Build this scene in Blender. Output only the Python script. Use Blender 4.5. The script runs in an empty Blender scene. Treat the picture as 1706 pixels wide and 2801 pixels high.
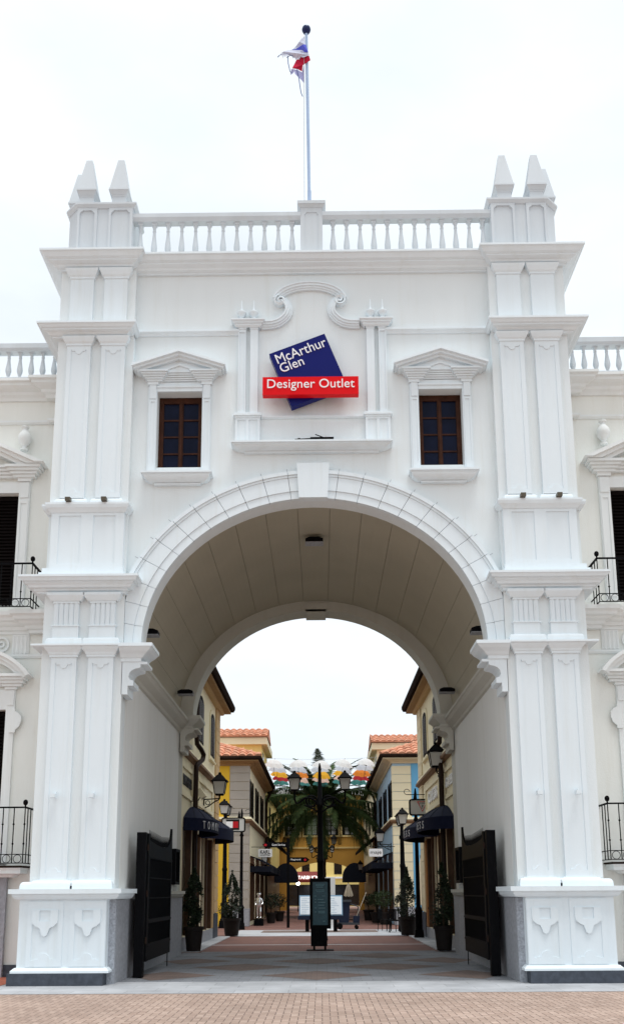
import bpy, bmesh, math, random
from mathutils import Vector, Matrix
from mathutils.geometry import tessellate_polygon
PI = math.pi
R = math.radians
random.seed(7)
scene = bpy.context.scene
col = scene.collection

# ------------------------------------------------------------------ camera
cam_d = bpy.data.cameras.new('camera')
cam = bpy.data.objects.new('camera', cam_d)
col.objects.link(cam)
scene.camera = cam
_pi, _ya, _ro = .209, -.009, -.006
c_, s_ = math.cos(_ya), math.sin(_ya)
cp_, sp_ = math.cos(_pi), math.sin(_pi)
r0 = Vector((c_, -s_, 0)); u0 = Vector((-s_*sp_, -c_*sp_, cp_)); f0 = Vector((s_*cp_, c_*cp_, sp_))
cr_, sr_ = math.cos(_ro), math.sin(_ro)
rv = r0*cr_ + u0*sr_; uv = u0*cr_ - r0*sr_
cam.matrix_world = Matrix(((rv.x, uv.x, -f0.x, .116), (rv.y, uv.y, -f0.y, -18.291), (rv.z, uv.z, -f0.z, 1.6), (0, 0, 0, 1)))
cam_d.sensor_fit = 'VERTICAL'
cam_d.sensor_height = 36
cam_d.lens = 2650/2801*36
cam_d.shift_y = (1879.34-1400.5)/2801
cam_d.clip_end = 3000

# ------------------------------------------------------------------ world: bright overcast sky
w = bpy.data.worlds.new('World')
scene.world = w
w.use_nodes = True
nt = w.node_tree
bgn = nt.nodes['Background']
sky = nt.nodes.new('ShaderNodeTexSky')
sky.sky_type = 'NISHITA'
sky.sun_disc = False
sky.sun_elevation = R(77)
sky.sun_rotation = R(188)
tc = nt.nodes.new('ShaderNodeTexCoord')
mp = nt.nodes.new('ShaderNodeMapping')
mp.inputs['Scale'].default_value = (1.2, 1.2, 3.0)
nz = nt.nodes.new('ShaderNodeTexNoise')
nz.inputs['Scale'].default_value = 2.2
nz.inputs['Detail'].default_value = 6
rmp = nt.nodes.new('ShaderNodeMapRange')
rmp.inputs[1].default_value = .35; rmp.inputs[2].default_value = .6
rmp.inputs[3].default_value = .80; rmp.inputs[4].default_value = .97
mix = nt.nodes.new('ShaderNodeMix'); mix.data_type = 'RGBA'
mix.inputs[7].default_value = (10.1, 10.85, 11.35, 1)
nt.links.new(tc.outputs['Generated'], mp.inputs['Vector'])
nt.links.new(mp.outputs['Vector'], nz.inputs['Vector'])
nt.links.new(nz.outputs['Fac'], rmp.inputs[0])
nt.links.new(rmp.outputs[0], mix.inputs[0])
nt.links.new(sky.outputs[0], mix.inputs[6])
nt.links.new(mix.outputs[2], bgn.inputs['Color'])
bgn.inputs['Strength'].default_value = .067

sun_d = bpy.data.lights.new('sun', 'SUN')
sun_d.energy = 1.5
sun_d.angle = R(28)
sun_d.color = (1, .985, .96)
sun = bpy.data.objects.new('sun', sun_d)
col.objects.link(sun)
sun.rotation_euler = Vector((-.12, .20, -.97)).to_track_quat('-Z', 'Y').to_euler()

scene.view_settings.view_transform = 'Standard'
scene.view_settings.look = 'None'
scene.view_settings.exposure = .62
scene.view_settings.gamma = 1

# ------------------------------------------------------------------ materials
def mat(name, rgb, rough=.6, metal=0, var=.06, scale=3.0, bump=0, bscale=60, spec=.25, emit=None, streak=0):
    m = bpy.data.materials.new(name)
    m.use_nodes = True
    t = m.node_tree
    b = t.nodes['Principled BSDF']
    b.inputs['Roughness'].default_value = rough
    b.inputs['Metallic'].default_value = metal
    b.inputs['Specular IOR Level'].default_value = spec
    b.inputs['Base Color'].default_value = (*rgb, 1)
    geo = t.nodes.new('ShaderNodeNewGeometry')
    if var:
        n = t.nodes.new('ShaderNodeTexNoise')
        n.inputs['Scale'].default_value = scale
        n.inputs['Detail'].default_value = 5
        vec = geo.outputs['Position']
        if streak:
            mm = t.nodes.new('ShaderNodeMapping')
            mm.inputs['Scale'].default_value = (1, 1, .12)
            t.links.new(vec, mm.inputs['Vector'])
            vec = mm.outputs['Vector']
        t.links.new(vec, n.inputs['Vector'])
        mr = t.nodes.new('ShaderNodeMapRange')
        mr.inputs[1].default_value = .3; mr.inputs[2].default_value = .7
        mr.inputs[3].default_value = 1-var; mr.inputs[4].default_value = 1+var*.6
        t.links.new(n.outputs['Fac'], mr.inputs[0])
        mx = t.nodes.new('ShaderNodeVectorMath'); mx.operation = 'SCALE'
        mx.inputs[0].default_value = rgb
        t.links.new(mr.outputs[0], mx.inputs['Scale'])
        last = mx.outputs[0]
        if streak:
            m3 = t.nodes.new('ShaderNodeMapping'); m3.inputs['Scale'].default_value = (1, 1, .07)
            n3 = t.nodes.new('ShaderNodeTexNoise'); n3.inputs['Scale'].default_value = 4.5; n3.inputs['Detail'].default_value = 6; n3.inputs['Roughness'].default_value = .65
            r3 = t.nodes.new('ShaderNodeMapRange'); r3.inputs[1].default_value = .52; r3.inputs[2].default_value = .78
            r3.inputs[3].default_value = 0; r3.inputs[4].default_value = .34
            x3 = t.nodes.new('ShaderNodeMix'); x3.data_type = 'RGBA'
            x3.inputs[7].default_value = (rgb[0]*.80, rgb[1]*.765, rgb[2]*.69, 1)
            t.links.new(geo.outputs['Position'], m3.inputs['Vector']); t.links.new(m3.outputs[0], n3.inputs['Vector'])
            t.links.new(n3.outputs['Fac'], r3.inputs[0]); t.links.new(r3.outputs[0], x3.inputs[0]); t.links.new(last, x3.inputs[6])
            last = x3.outputs[2]
        t.links.new(last, b.inputs['Base Color'])
    if bump:
        n2 = t.nodes.new('ShaderNodeTexNoise')
        n2.inputs['Scale'].default_value = bscale
        n2.inputs['Detail'].default_value = 4
        t.links.new(geo.outputs['Position'], n2.inputs['Vector'])
        bp = t.nodes.new('ShaderNodeBump')
        bp.inputs['Strength'].default_value = bump
        bp.inputs['Distance'].default_value = .01
        t.links.new(n2.outputs['Fac'], bp.inputs['Height'])
        t.links.new(bp.outputs[0], b.inputs['Normal'])
    if emit:
        b.inputs['Emission Color'].default_value = (*rgb, 1)
        b.inputs['Emission Strength'].default_value = emit
    return m

def brick_mat(name, c1, c2, mortar, bw, bh, ms=.012, rot=0, rough=.8, off=.5, bump=.4):
    m = bpy.data.materials.new(name)
    m.use_nodes = True
    t = m.node_tree
    b = t.nodes['Principled BSDF']
    b.inputs['Roughness'].default_value = rough
    geo = t.nodes.new('ShaderNodeNewGeometry')
    mp = t.nodes.new('ShaderNodeMapping')
    mp.inputs['Rotation'].default_value = (0, 0, rot)
    t.links.new(geo.outputs['Position'], mp.inputs['Vector'])
    br = t.nodes.new('ShaderNodeTexBrick')
    br.offset = off
    br.inputs['Scale'].default_value = 1
    br.inputs['Brick Width'].default_value = bw
    br.inputs['Row Height'].default_value = bh
    br.inputs['Mortar Size'].default_value = ms
    br.inputs['Mortar Smooth'].default_value = .3
    br.inputs['Bias'].default_value = -.1
    br.inputs['Color1'].default_value = (*c1, 1)
    br.inputs['Color2'].default_value = (*c2, 1)
    br.inputs['Mortar'].default_value = (*mortar, 1)
    t.links.new(mp.outputs['Vector'], br.inputs['Vector'])
    n = t.nodes.new('ShaderNodeTexNoise')
    n.inputs['Scale'].default_value = .9
    n.inputs['Detail'].default_value = 8
    n.inputs['Roughness'].default_value = .65
    t.links.new(geo.outputs['Position'], n.inputs['Vector'])
    mr = t.nodes.new('ShaderNodeMapRange')
    mr.inputs[1].default_value = .3; mr.inputs[2].default_value = .7
    mr.inputs[3].default_value = .72; mr.inputs[4].default_value = 1.15
    t.links.new(n.outputs['Fac'], mr.inputs[0])
    mx = t.nodes.new('ShaderNodeVectorMath'); mx.operation = 'SCALE'
    t.links.new(br.outputs['Color'], mx.inputs[0])
    t.links.new(mr.outputs[0], mx.inputs['Scale'])
    t.links.new(mx.outputs[0], b.inputs['Base Color'])
    if bump:
        bp = t.nodes.new('ShaderNodeBump')
        bp.invert = True
        bp.inputs['Strength'].default_value = bump
        bp.inputs['Distance'].default_value = .01
        t.links.new(br.outputs['Fac'], bp.inputs['Height'])
        t.links.new(bp.outputs[0], b.inputs['Normal'])
    return m

M = {}
M['wall'] = mat('arch_stucco', (.765, .815, .83), .8, var=.035, scale=1.1, bump=.25, bscale=45, streak=1)
M['trim'] = mat('white_trim', (.765, .835, .875), .65, var=.025, scale=2.2, bump=.08, bscale=30, streak=1)
M['rooftrim'] = mat('greyer_rooftop_trim', (.61, .655, .69), .7, var=.06, scale=2.2, bump=.08, bscale=30, streak=1)  # greyer, darker tone than white_trim, for balusters, roof pedestals and obelisks
M['wing'] = mat('cream_stucco', (.82, .83, .79), .8, var=.05, scale=1.1, bump=.25, bscale=45, streak=1)
M['wingtrim'] = mat('cream_trim', (.80, .825, .82), .7, var=.04, scale=2.0, streak=1)
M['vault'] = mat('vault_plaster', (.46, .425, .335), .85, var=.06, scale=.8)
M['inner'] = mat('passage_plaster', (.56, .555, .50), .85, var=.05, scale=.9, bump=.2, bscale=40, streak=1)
M['passwall'] = mat('passage_wall_plaster', (.80, .81, .79), .85, var=.04, scale=.9, bump=.2, bscale=40, streak=1)
M['seam'] = mat('vault_seam', (.22, .20, .16), .9, var=0)
M['joint'] = mat('dark_joint', (.05, .05, .05), .9, var=0)
M['gray'] = mat('grey_granite', (.36, .37, .40), .55, var=.22, scale=14, bump=.1, bscale=80)
M['grayrough'] = mat('bush_hammered_granite', (.40, .42, .46), .85, var=.3, scale=25, bump=.9, bscale=45)
M['slate'] = mat('slate_base', (.075, .085, .105), .45, var=.25, scale=9, spec=.10)
M['wood'] = mat('brown_wood', (.055, .021, .012), .4, var=.3, scale=6, spec=0.08)
M['glass'] = mat('window_glass', (.008, .011, .028), .14, var=.3, scale=3, spec=0.06)
M['black'] = mat('black_iron', (.005, .005, .006), .55, var=0, spec=.04)
M['gate'] = mat('gate_black_paint', (.005, .005, .006), .5, var=.2, scale=12, spec=.04)
M['darkbrown'] = mat('dark_brown_metal', (.028, .016, .012), .4, var=.2, scale=8, spec=.10)
M['shutter'] = mat('shutter_dark_brown', (.008, .006, .006), .7, var=.15, scale=6, spec=.03)
M['signblue'] = mat('sign_navy', (.008, .012, .13), .3, var=0, spec=.10)
M['signred'] = mat('sign_red', (.72, .006, .010), .35, var=0, spec=.10)
M['white'] = mat('white_paint', (.86, .87, .88), .45, var=0)
M['pole'] = mat('flagpole_paint', (.40, .52, .72), .35, var=.06, scale=3)
M['poleball'] = mat('navy_finial', (.010, .02, .09), .25, var=0)
M['flagw'] = mat('flag_white_cloth', (.62, .66, .80), .9, var=.1, scale=9)
M['flagb'] = mat('flag_blue_cloth', (.10, .12, .62), .9, var=.1, scale=9)
M['flagr'] = mat('flag_red_cloth', (.55, .012, .05), .9, var=.25, scale=9)
M['flagl'] = mat('flag_lavender_cloth', (.42, .43, .68), .9, var=.1, scale=9)
M['flagd'] = mat('flag_frayed_thread', (.14, .18, .36), .9, var=.1)
M['bronze'] = mat('lamp_bronze', (.10, .085, .06), .4, var=.1)
M['cream'] = mat('shop_cream', (.72, .62, .42), .8, var=.05, scale=1.0, bump=.2)
M['cream2'] = mat('shop_pale_cream', (.82, .74, .52), .8, var=.04, scale=1.0)
M['tan'] = mat('shop_tan', (.55, .38, .19), .8, var=.06, scale=1.5)
M['brown'] = mat('string_brown', (.22, .13, .07), .7, var=.1)
M['yellow'] = mat('shop_yellow', (.80, .50, .04), .8, var=.05, scale=.8)
M['paleyellow'] = mat('pale_yellow', (.82, .65, .24), .8, var=.05, scale=.8)
M['quoin'] = mat('quoin_grey', (.42, .38, .33), .8, var=.08, scale=2)
M['blue'] = mat('shop_blue', (.16, .45, .72), .8, var=.05, scale=.8)
M['paleblue'] = mat('shop_pale_blue', (.40, .58, .74), .8, var=.05, scale=.8)
M['ochre'] = mat('ochre_stucco', (.44, .235, .045), .85, var=.1, scale=.8)
M['ochretrim'] = mat('ochre_trim', (.62, .47, .20), .8, var=.06)
M['soffit'] = mat('brown_soffit', (.36, .22, .10), .8, var=.1, scale=3)
M['terra'] = mat('terracotta_tile', (.62, .29, .18), .85, var=.4, scale=4)
M['gutter'] = mat('gutter_dark_brown', (.028, .018, .014), .95, var=.3, scale=4, spec=.02)
M['awning'] = mat('navy_canvas', (.009, .012, .032), .8, var=.12, scale=5, spec=.10)
M['awning2'] = mat('slate_canvas', (.010, .012, .020), .85, var=.1, scale=5, spec=.10)
M['letter'] = mat('pale_lettering', (.62, .63, .66), .5, var=0)
M['black_letter'] = mat('black_lettering', (.01, .01, .01), .5, var=0)
M['red_letter'] = mat('red_lettering', (.50, .01, .02), .5, var=0)
M['frost'] = mat('frosted_lamp_glass', (.62, .62, .60), .35, var=.04)
M['signface'] = mat('sign_face_grey', (.56, .56, .54), .5, var=.03)
M['signwhite'] = mat('sign_face_white', (.78, .79, .80), .5, var=.02)
M['screen'] = mat('kiosk_teal_screen', (.028, .095, .125), .18, var=.15, scale=4)
M['screentext'] = mat('kiosk_screen_text', (.12, .26, .30), .4, var=0)
M['panelwhite'] = mat('lectern_white_sheet', (.74, .80, .86), .3, var=.02)
M['panelblue'] = mat('lectern_blue_edge', (.20, .34, .48), .4, var=.05)
M['leaf'] = mat('shrub_leaf', (.035, .060, .022), .6, var=.55, scale=9)
M['leafd'] = mat('dark_conifer_leaf', (.022, .036, .018), .6, var=.55, scale=9)
M['palm'] = mat('palm_leaflet', (.040, .066, .020), .7, var=.5, scale=3, spec=.1)
M['trunk'] = mat('palm_trunk', (.075, .05, .032), .9, var=.4, scale=10, bump=.5, bscale=15)
M['pot'] = mat('dark_planter', (.022, .018, .017), .6, var=.2, scale=6, spec=.10)
M['silver'] = mat('silver_chrome', (.80, .80, .82), .18, metal=1, var=0)
M['cart'] = mat('cart_navy_plastic', (.018, .024, .045), .4, var=.1, spec=.10)
M['cartgrey'] = mat('cart_grey_plastic', (.06, .065, .075), .4, var=.1, spec=.10)
M['mop'] = mat('mop_handle', (.50, .46, .38), .5, var=0)
M['parasol'] = mat('cream_parasol', (.70, .62, .48), .8, var=.08, scale=6)
M['shopglass'] = mat('shop_window_glass', (.010, .010, .012), .1, var=.4, scale=1.5, spec=.6)
M['woodpanel'] = mat('shopfront_wood', (.11, .055, .028), .5, var=.25, scale=4)
M['orangewood'] = mat('shop_door_orange_wood', (.42, .17, .04), .5, var=.2, scale=4)
M['u_white'] = mat('umbrella_white', (.90, .89, .87), .7, var=.04)
M['u_grey'] = mat('umbrella_pale_grey', (.62, .64, .68), .7, var=.05)
M['u_yellow'] = mat('umbrella_yellow', (.85, .46, .03), .7, var=.08)
M['u_orange'] = mat('umbrella_orange', (.80, .26, .03), .7, var=.08)
M['u_pink'] = mat('umbrella_blush', (.80, .55, .45), .7, var=.06)
M['u_red'] = mat('umbrella_red', (.45, .02, .03), .7, var=.08)
M['u_teal'] = mat('umbrella_teal', (.06, .24, .22), .7, var=.1)
for k_ in ('u_white','u_grey','u_yellow','u_orange','u_pink','u_red','u_teal'):
    t_ = M[k_].node_tree; b_ = t_.nodes['Principled BSDF']
    tr_ = t_.nodes.new('ShaderNodeBsdfTranslucent'); mx_ = t_.nodes.new('ShaderNodeMixShader'); mx_.inputs[0].default_value = .4
    if b_.inputs['Base Color'].links: t_.links.new(b_.inputs['Base Color'].links[0].from_socket, tr_.inputs['Color'])
    t_.links.new(b_.outputs[0], mx_.inputs[1]); t_.links.new(tr_.outputs[0], mx_.inputs[2])
    t_.links.new(mx_.outputs[0], t_.nodes['Material Output'].inputs['Surface'])
M['u_rib'] = mat('umbrella_rib', (.05, .05, .05), .5, var=0)
M['lampglow'] = mat('lit_white_globe', (1, .98, .92), .4, var=0, emit=3)
M['litletters'] = mat('backlit_lettering', (1, .95, .92), .4, var=0, emit=.8)
M['redawn'] = mat('red_awning', (.16, .02, .015), .7, var=.1)
def herringbone_mat(name, c1, c2, mortar, w, joint):
    m = bpy.data.materials.new(name); m.use_nodes = True
    t = m.node_tree; L = t.links.new; b = t.nodes['Principled BSDF']; b.inputs['Roughness'].default_value = .85; b.inputs['Specular IOR Level'].default_value = .2
    def mth(op, a, c=None, d=None):
        n = t.nodes.new('ShaderNodeMath'); n.operation = op
        for k, v in enumerate((a, c, d)):
            if v is None: continue
            if isinstance(v, (int, float)): n.inputs[k].default_value = v
            else: L(v, n.inputs[k])
        return n.outputs[0]
    geo = t.nodes.new('ShaderNodeNewGeometry'); sep = t.nodes.new('ShaderNodeSeparateXYZ'); L(geo.outputs['Position'], sep.inputs[0])
    x = mth('DIVIDE', sep.outputs[0], w); y = mth('DIVIDE', sep.outputs[1], w)
    i, j = mth('FLOOR', x), mth('FLOOR', y); u, v = mth('SUBTRACT', x, i), mth('SUBTRACT', y, j)
    k = mth('FLOORED_MODULO', mth('SUBTRACT', i, j), 4.0)
    eq = [mth('COMPARE', k, float(q), .1) for q in range(4)]
    u1, v1 = mth('SUBTRACT', 1.0, u), mth('SUBTRACT', 1.0, v)
    big = lambda d, free: mth('ADD', d, free)       # a side that is not a joint counts as far away
    dl = big(u, eq[1]); dr = big(u1, eq[0]); db = big(v, eq[2]); dt = big(v1, eq[3])
    dist = mth('MINIMUM', mth('MINIMUM', dl, dr), mth('MINIMUM', db, dt))
    mr = t.nodes.new('ShaderNodeMapRange'); mr.inputs[1].default_value = joint*.5; mr.inputs[2].default_value = joint*1.3; L(dist, mr.inputs[0])
    cb = t.nodes.new('ShaderNodeCombineXYZ'); L(mth('SUBTRACT', i, eq[1]), cb.inputs[0]); L(mth('SUBTRACT', j, eq[2]), cb.inputs[1])
    wn = t.nodes.new('ShaderNodeTexWhiteNoise'); wn.noise_dimensions = '2D'; L(cb.outputs[0], wn.inputs['Vector'])
    mx = t.nodes.new('ShaderNodeMix'); mx.data_type = 'RGBA'; mx.inputs[6].default_value = (*c1, 1); mx.inputs[7].default_value = (*c2, 1); L(wn.outputs['Value'], mx.inputs[0])
    mm = t.nodes.new('ShaderNodeMix'); mm.data_type = 'RGBA'; mm.inputs[6].default_value = (*mortar, 1); L(mx.outputs[2], mm.inputs[7]); L(mr.outputs[0], mm.inputs[0])
    out = mm.outputs[2]
    for sc, lo, hi in ((.55, .80, 1.10), (9, .86, 1.08)):
        n = t.nodes.new('ShaderNodeTexNoise'); n.inputs['Scale'].default_value = sc; n.inputs['Detail'].default_value = 7; n.inputs['Roughness'].default_value = .65; L(geo.outputs['Position'], n.inputs['Vector'])
        r = t.nodes.new('ShaderNodeMapRange'); r.inputs[1].default_value = .32; r.inputs[2].default_value = .68; r.inputs[3].default_value = lo; r.inputs[4].default_value = hi; L(n.outputs['Fac'], r.inputs[0])
        sv = t.nodes.new('ShaderNodeVectorMath'); sv.operation = 'SCALE'; L(out, sv.inputs[0]); L(r.outputs[0], sv.inputs['Scale']); out = sv.outputs[0]
    L(out, b.inputs['Base Color'])
    bp = t.nodes.new('ShaderNodeBump'); bp.inputs['Strength'].default_value = .5; bp.inputs['Distance'].default_value = .006; L(mr.outputs[0], bp.inputs['Height']); L(bp.outputs[0], b.inputs['Normal'])
    return m
M['plaza'] = herringbone_mat('plaza_brick', (.50, .375, .31), (.40, .29, .235), (.13, .095, .08), .105, .055)
M['redbrick'] = brick_mat('street_red_brick', (.20, .085, .062), (.14, .06, .048), (.09, .06, .05), .21, .105, .008)
M['strip'] = brick_mat('grey_stone_slabs', (.40, .41, .43), (.47, .48, .50), (.26, .265, .27), .9, .45, .006)
M['bluegray'] = brick_mat('passage_grey_setts', (.21, .22, .24), (.26, .27, .29), (.11, .11, .12), .42, .21, .006)
M['diamond'] = brick_mat('passage_brown_brick', (.20, .14, .118), (.155, .112, .095), (.10, .08, .07), .21, .105, .006)
M['whitestone'] = mat('pale_street_stone', (.42, .43, .45), .6, var=.1, scale=1.5)
M['terracottapave'] = mat('side_terracotta_paving', (.42, .13, .08), .7, var=.2, scale=5)

# ------------------------------------------------------------------ builders
class MB:
    """collects shapes, then links them as one mesh object; sx=-1 mirrors to the other side of the street"""
    def __init__(s, sx=1):
        s.v = []; s.f = []; s.sx = sx; s.T = None
    def add(s, vs, fs):
        k = len(s.v)
        for p in vs:
            p = Vector(p)
            if s.T is not None: p = s.T @ p
            s.v.append((p.x*s.sx, p.y, p.z))
        s.f += [tuple(k+i for i in f) for f in fs]
        return s
    def box(s, x0, x1, y0, y1, z0, z1):
        return s.add([(x0,y0,z0),(x1,y0,z0),(x1,y1,z0),(x0,y1,z0),(x0,y0,z1),(x1,y0,z1),(x1,y1,z1),(x0,y1,z1)],
                     [(0,1,2,3),(4,5,6,7),(0,1,5,4),(1,2,6,5),(2,3,7,6),(3,0,4,7)])
    def taper(s, cx, cy, z0, z1, a0, b0, a1, b1):
        return s.add([(cx-a0,cy-b0,z0),(cx+a0,cy-b0,z0),(cx+a0,cy+b0,z0),(cx-a0,cy+b0,z0),
                      (cx-a1,cy-b1,z1),(cx+a1,cy-b1,z1),(cx+a1,cy+b1,z1),(cx-a1,cy+b1,z1)],
                     [(0,1,2,3),(4,5,6,7),(0,1,5,4),(1,2,6,5),(2,3,7,6),(3,0,4,7)])
    def plate(s, outer, holes, t0, t1, ax='XZ'):
        """flat slab with holes; outline (a,b) in the plane named by ax, thickness t0..t1 on the third axis"""
        loops = [list(outer)] + [list(h) for h in holes]
        tris = tessellate_polygon([[Vector((a, b, 0)) for a, b in l] for l in loops])
        flat = [p for l in loops for p in l]
        n = len(flat)
        P = {'XZ': lambda a, b, t: (a, t, b), 'YZ': lambda a, b, t: (t, a, b), 'XY': lambda a, b, t: (a, b, t)}[ax]
        vs = [P(a, b, t0) for a, b in flat] + [P(a, b, t1) for a, b in flat]
        fs = [tuple(t) for t in tris] + [tuple(i+n for i in t) for t in tris]
        k = 0
        for l in loops:
            m = len(l)
            for i in range(m):
                j = (i+1) % m
                fs.append((k+i, k+j, k+j+n, k+i+n))
            k += m
        return s.add(vs, fs)
    def sweep(s, path, prof, z=0):
        """profile of (out, height) swept along an XY path with mitred corners; out is to the right of travel"""
        n = len(path); m = len(prof); vs = []
        for i, (x, y) in enumerate(path):
            ds = []
            if i > 0: ds.append(Vector((x-path[i-1][0], y-path[i-1][1])).normalized())
            if i < n-1: ds.append(Vector((path[i+1][0]-x, path[i+1][1]-y)).normalized())
            ns = [Vector((d.y, -d.x)) for d in ds]
            b = ns[0] if len(ns) == 1 else (ns[0]+ns[1])/(1+ns[0].dot(ns[1]))
            for o, h in prof:
                vs.append((x+b.x*o, y+b.y*o, z+h))
        fs = []
        for i in range(n-1):
            for j in range(m):
                k = (j+1) % m
                fs.append((i*m+j, i*m+k, (i+1)*m+k, (i+1)*m+j))
        fs.append(tuple(range(m))); fs.append(tuple(range((n-1)*m, n*m)))
        return s.add(vs, fs)
    def lathe(s, prof, cx=0, cy=0, cz=0, n=16, sy=1):
        vs = []; m = len(prof)
        for i in range(n):
            a = 2*PI*i/n
            for r, z in prof:
                vs.append((cx+r*math.cos(a), cy+r*sy*math.sin(a), cz+z))
        fs = []
        for i in range(n):
            j = (i+1) % n
            for k in range(m-1):
                fs.append((i*m+k, j*m+k, j*m+k+1, i*m+k+1))
        fs.append(tuple(i*m for i in range(n))); fs.append(tuple(i*m+m-1 for i in range(n)))
        return s.add(vs, fs)
    def tube(s, pts, r, n=8):
        pts = [Vector(p) for p in pts]
        rs = r if isinstance(r, (list, tuple)) else [r]*len(pts)
        vs = []; up = None
        for i, p in enumerate(pts):
            d = (pts[min(i+1, len(pts)-1)]-pts[max(i-1, 0)]).normalized()
            if up is None:
                up = Vector((0, 0, 1)) if abs(d.z) < .9 else Vector((1, 0, 0))
            a = d.cross(up).normalized(); b = a.cross(d).normalized(); up = b
            for k in range(n):
                t = 2*PI*k/n
                vs.append(p + a*(rs[i]*math.cos(t)) + b*(rs[i]*math.sin(t)))
        fs = []
        for i in range(len(pts)-1):
            for k in range(n):
                l = (k+1) % n
                fs.append((i*n+k, i*n+l, (i+1)*n+l, (i+1)*n+k))
        fs.append(tuple(range(n))); fs.append(tuple(range((len(pts)-1)*n, len(pts)*n)))
        return s.add(vs, fs)
    def ball(s, c, r, n=12, rz=None):
        rz = rz or r
        pr = [(max(.001, r*math.sin(PI*i/8)), -rz*math.cos(PI*i/8)) for i in range(9)]
        return s.lathe(pr, c[0], c[1], c[2], n)
    def build(s, name, m, parent=None, smooth=False):
        me = bpy.data.meshes.new(name)
        me.from_pydata(s.v, [], s.f)
        bm = bmesh.new(); bm.from_mesh(me)
        bmesh.ops.recalc_face_normals(bm, faces=bm.faces)
        bm.to_mesh(me); bm.free()
        me.materials.append(m)
        if smooth:
            for p in me.polygons: p.use_smooth = True
            try: me.set_sharp_from_angle(angle=R(40))
            except Exception: pass
        o = bpy.data.objects.new(name, me)
        col.objects.link(o)
        if parent:
            o.parent = parent
            q = parent; off = Vector()
            while q: off += q.location; q = q.parent
            if off.length:
                me.transform(Matrix.Translation(-off))
        return o

def tag(o, label=None, cat=None, group=None, kind=None):
    if label: o['label'] = label
    if cat: o['category'] = cat
    if group: o['group'] = group
    if kind: o['kind'] = kind
    return o
def thing(name, label, cat, loc=(0, 0, 0), group=None):
    o = bpy.data.objects.new(name, None)
    o.empty_display_size = .2
    col.objects.link(o)
    o.location = loc
    return tag(o, label, cat, group)
def struct(name, mb, m):
    return tag(mb.build(name, m), kind='structure')
def copy_tree(o, loc=None, parent=None, rz=None):
    c = o.copy(); col.objects.link(c)
    if parent: c.parent = parent
    if loc is not None: c.location = loc
    if rz is not None: c.rotation_euler = (0, 0, rz)
    for ch in list(o.children): copy_tree(ch, None, c)
    return c

def text_mb(txt, width, height, T, extrude=.01, bold=0, sx=1, space=1.0):
    """lettering fitted into width x height; T places its XY plane (x right, y up, z towards the reader)"""
    cu = bpy.data.curves.new('t', 'FONT')
    cu.body = txt; cu.extrude = 1.0; cu.space_character = space; cu.resolution_u = 4
    cu.offset = bold
    ob = bpy.data.objects.new('t', cu)
    col.objects.link(ob)
    bpy.context.view_layer.update()
    dg = bpy.context.evaluated_depsgraph_get()
    me = ob.evaluated_get(dg).to_mesh()
    vs = [v.co.copy() for v in me.vertices]; fs = [tuple(p.vertices) for p in me.polygons]
    ob.evaluated_get(dg).to_mesh_clear()
    bpy.data.objects.remove(ob); bpy.data.curves.remove(cu)
    x0 = min(v.x for v in vs); x1 = max(v.x for v in vs); y0 = min(v.y for v in vs); y1 = max(v.y for v in vs)
    kx = width/(x1-x0); ky = height/(y1-y0)
    mb = MB(sx)
    mb.add([T @ Vector(((v.x-x0)*kx, (v.y-y0)*ky, v.z*extrude)) for v in vs], fs)
    return mb
def frontal(x, y, z, roll=0):   # reads facing -Y
    return Matrix.Translation((x, y, z)) @ Matrix.Rotation(R(90), 4, 'X') @ Matrix.Rotation(roll, 4, 'Z')
def facing_right(x, y, z):      # reads facing +X (left side of the street): text runs along +Y
    return Matrix.Translation((x, y, z)) @ Matrix.Rotation(R(90), 4, 'Z') @ Matrix.Rotation(R(90), 4, 'X')
def facing_left(x, y, z):       # reads facing -X (right side of the street): text runs along -Y
    return Matrix.Translation((x, y, z)) @ Matrix.Rotation(R(-90), 4, 'Z') @ Matrix.Rotation(R(90), 4, 'X')
def rect(x0, x1, z0, z1): return [(x0, z0), (x1, z0), (x1, z1), (x0, z1)]
def arc(cx, cz, rx, rz, a0, a1, n): return [(cx+rx*math.cos(a0+(a1-a0)*i/n), cz+rz*math.sin(a0+(a1-a0)*i/n)) for i in range(n+1)]
def join(*mbs):
    o = MB()
    for m in mbs: o.add(m.v, m.f)
    return o

# ================================================================== GROUND
g = MB(); g.add([(-1500,-1500,0),(1500,-1500,0),(1500,1500,0),(-1500,1500,0)], [(0,1,2,3)])
struct('ground', g, M['plaza'])
def sheet(name, x0, x1, y0, y1, z, m):
    return struct(name, MB().add([(x0,y0,z),(x1,y0,z),(x1,y1,z),(x0,y1,z)], [(0,1,2,3)]), m)
sheet('stone_strip', -30, 30, -1.85, .25, .004, M['strip'])
sheet('passage_paving', -3.76, 3.76, .25, 9.1, .004, M['bluegray'])
sheet('street_paving', -12, 12, 9.1, 90, .004, M['redbrick'])
dm = MB()
for cx, cy in ((0,1.55),(-1.62,3.75),(1.62,3.75),(0,5.6),(-3.1,1.6),(3.1,1.6),(-3.1,5.7),(3.1,5.7),(-1.6,7.5),(1.6,7.5)):
    hw, hh = 1.12, 1.05
    pts = [(max(-3.7,min(3.7,cx+a)), cy+b) for a, b in ((-hw,0),(0,-hh),(hw,0),(0,hh))]
    dm.add([(x,y,.008) for x, y in pts], [(0,1,2,3)])
struct('diamond_paving', dm, M['diamond'])
sheet('pale_paving_band', -3.2, 3.2, 8.9, 9.45, .012, M['bluegray'])
sheet('white_paving_line', -3.3, 3.3, 12.85, 13.1, .010, M['whitestone'])
sheet('white_paving_band', -3.45, 3.45, 19.1, 20.3, .010, M['whitestone'])
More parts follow.
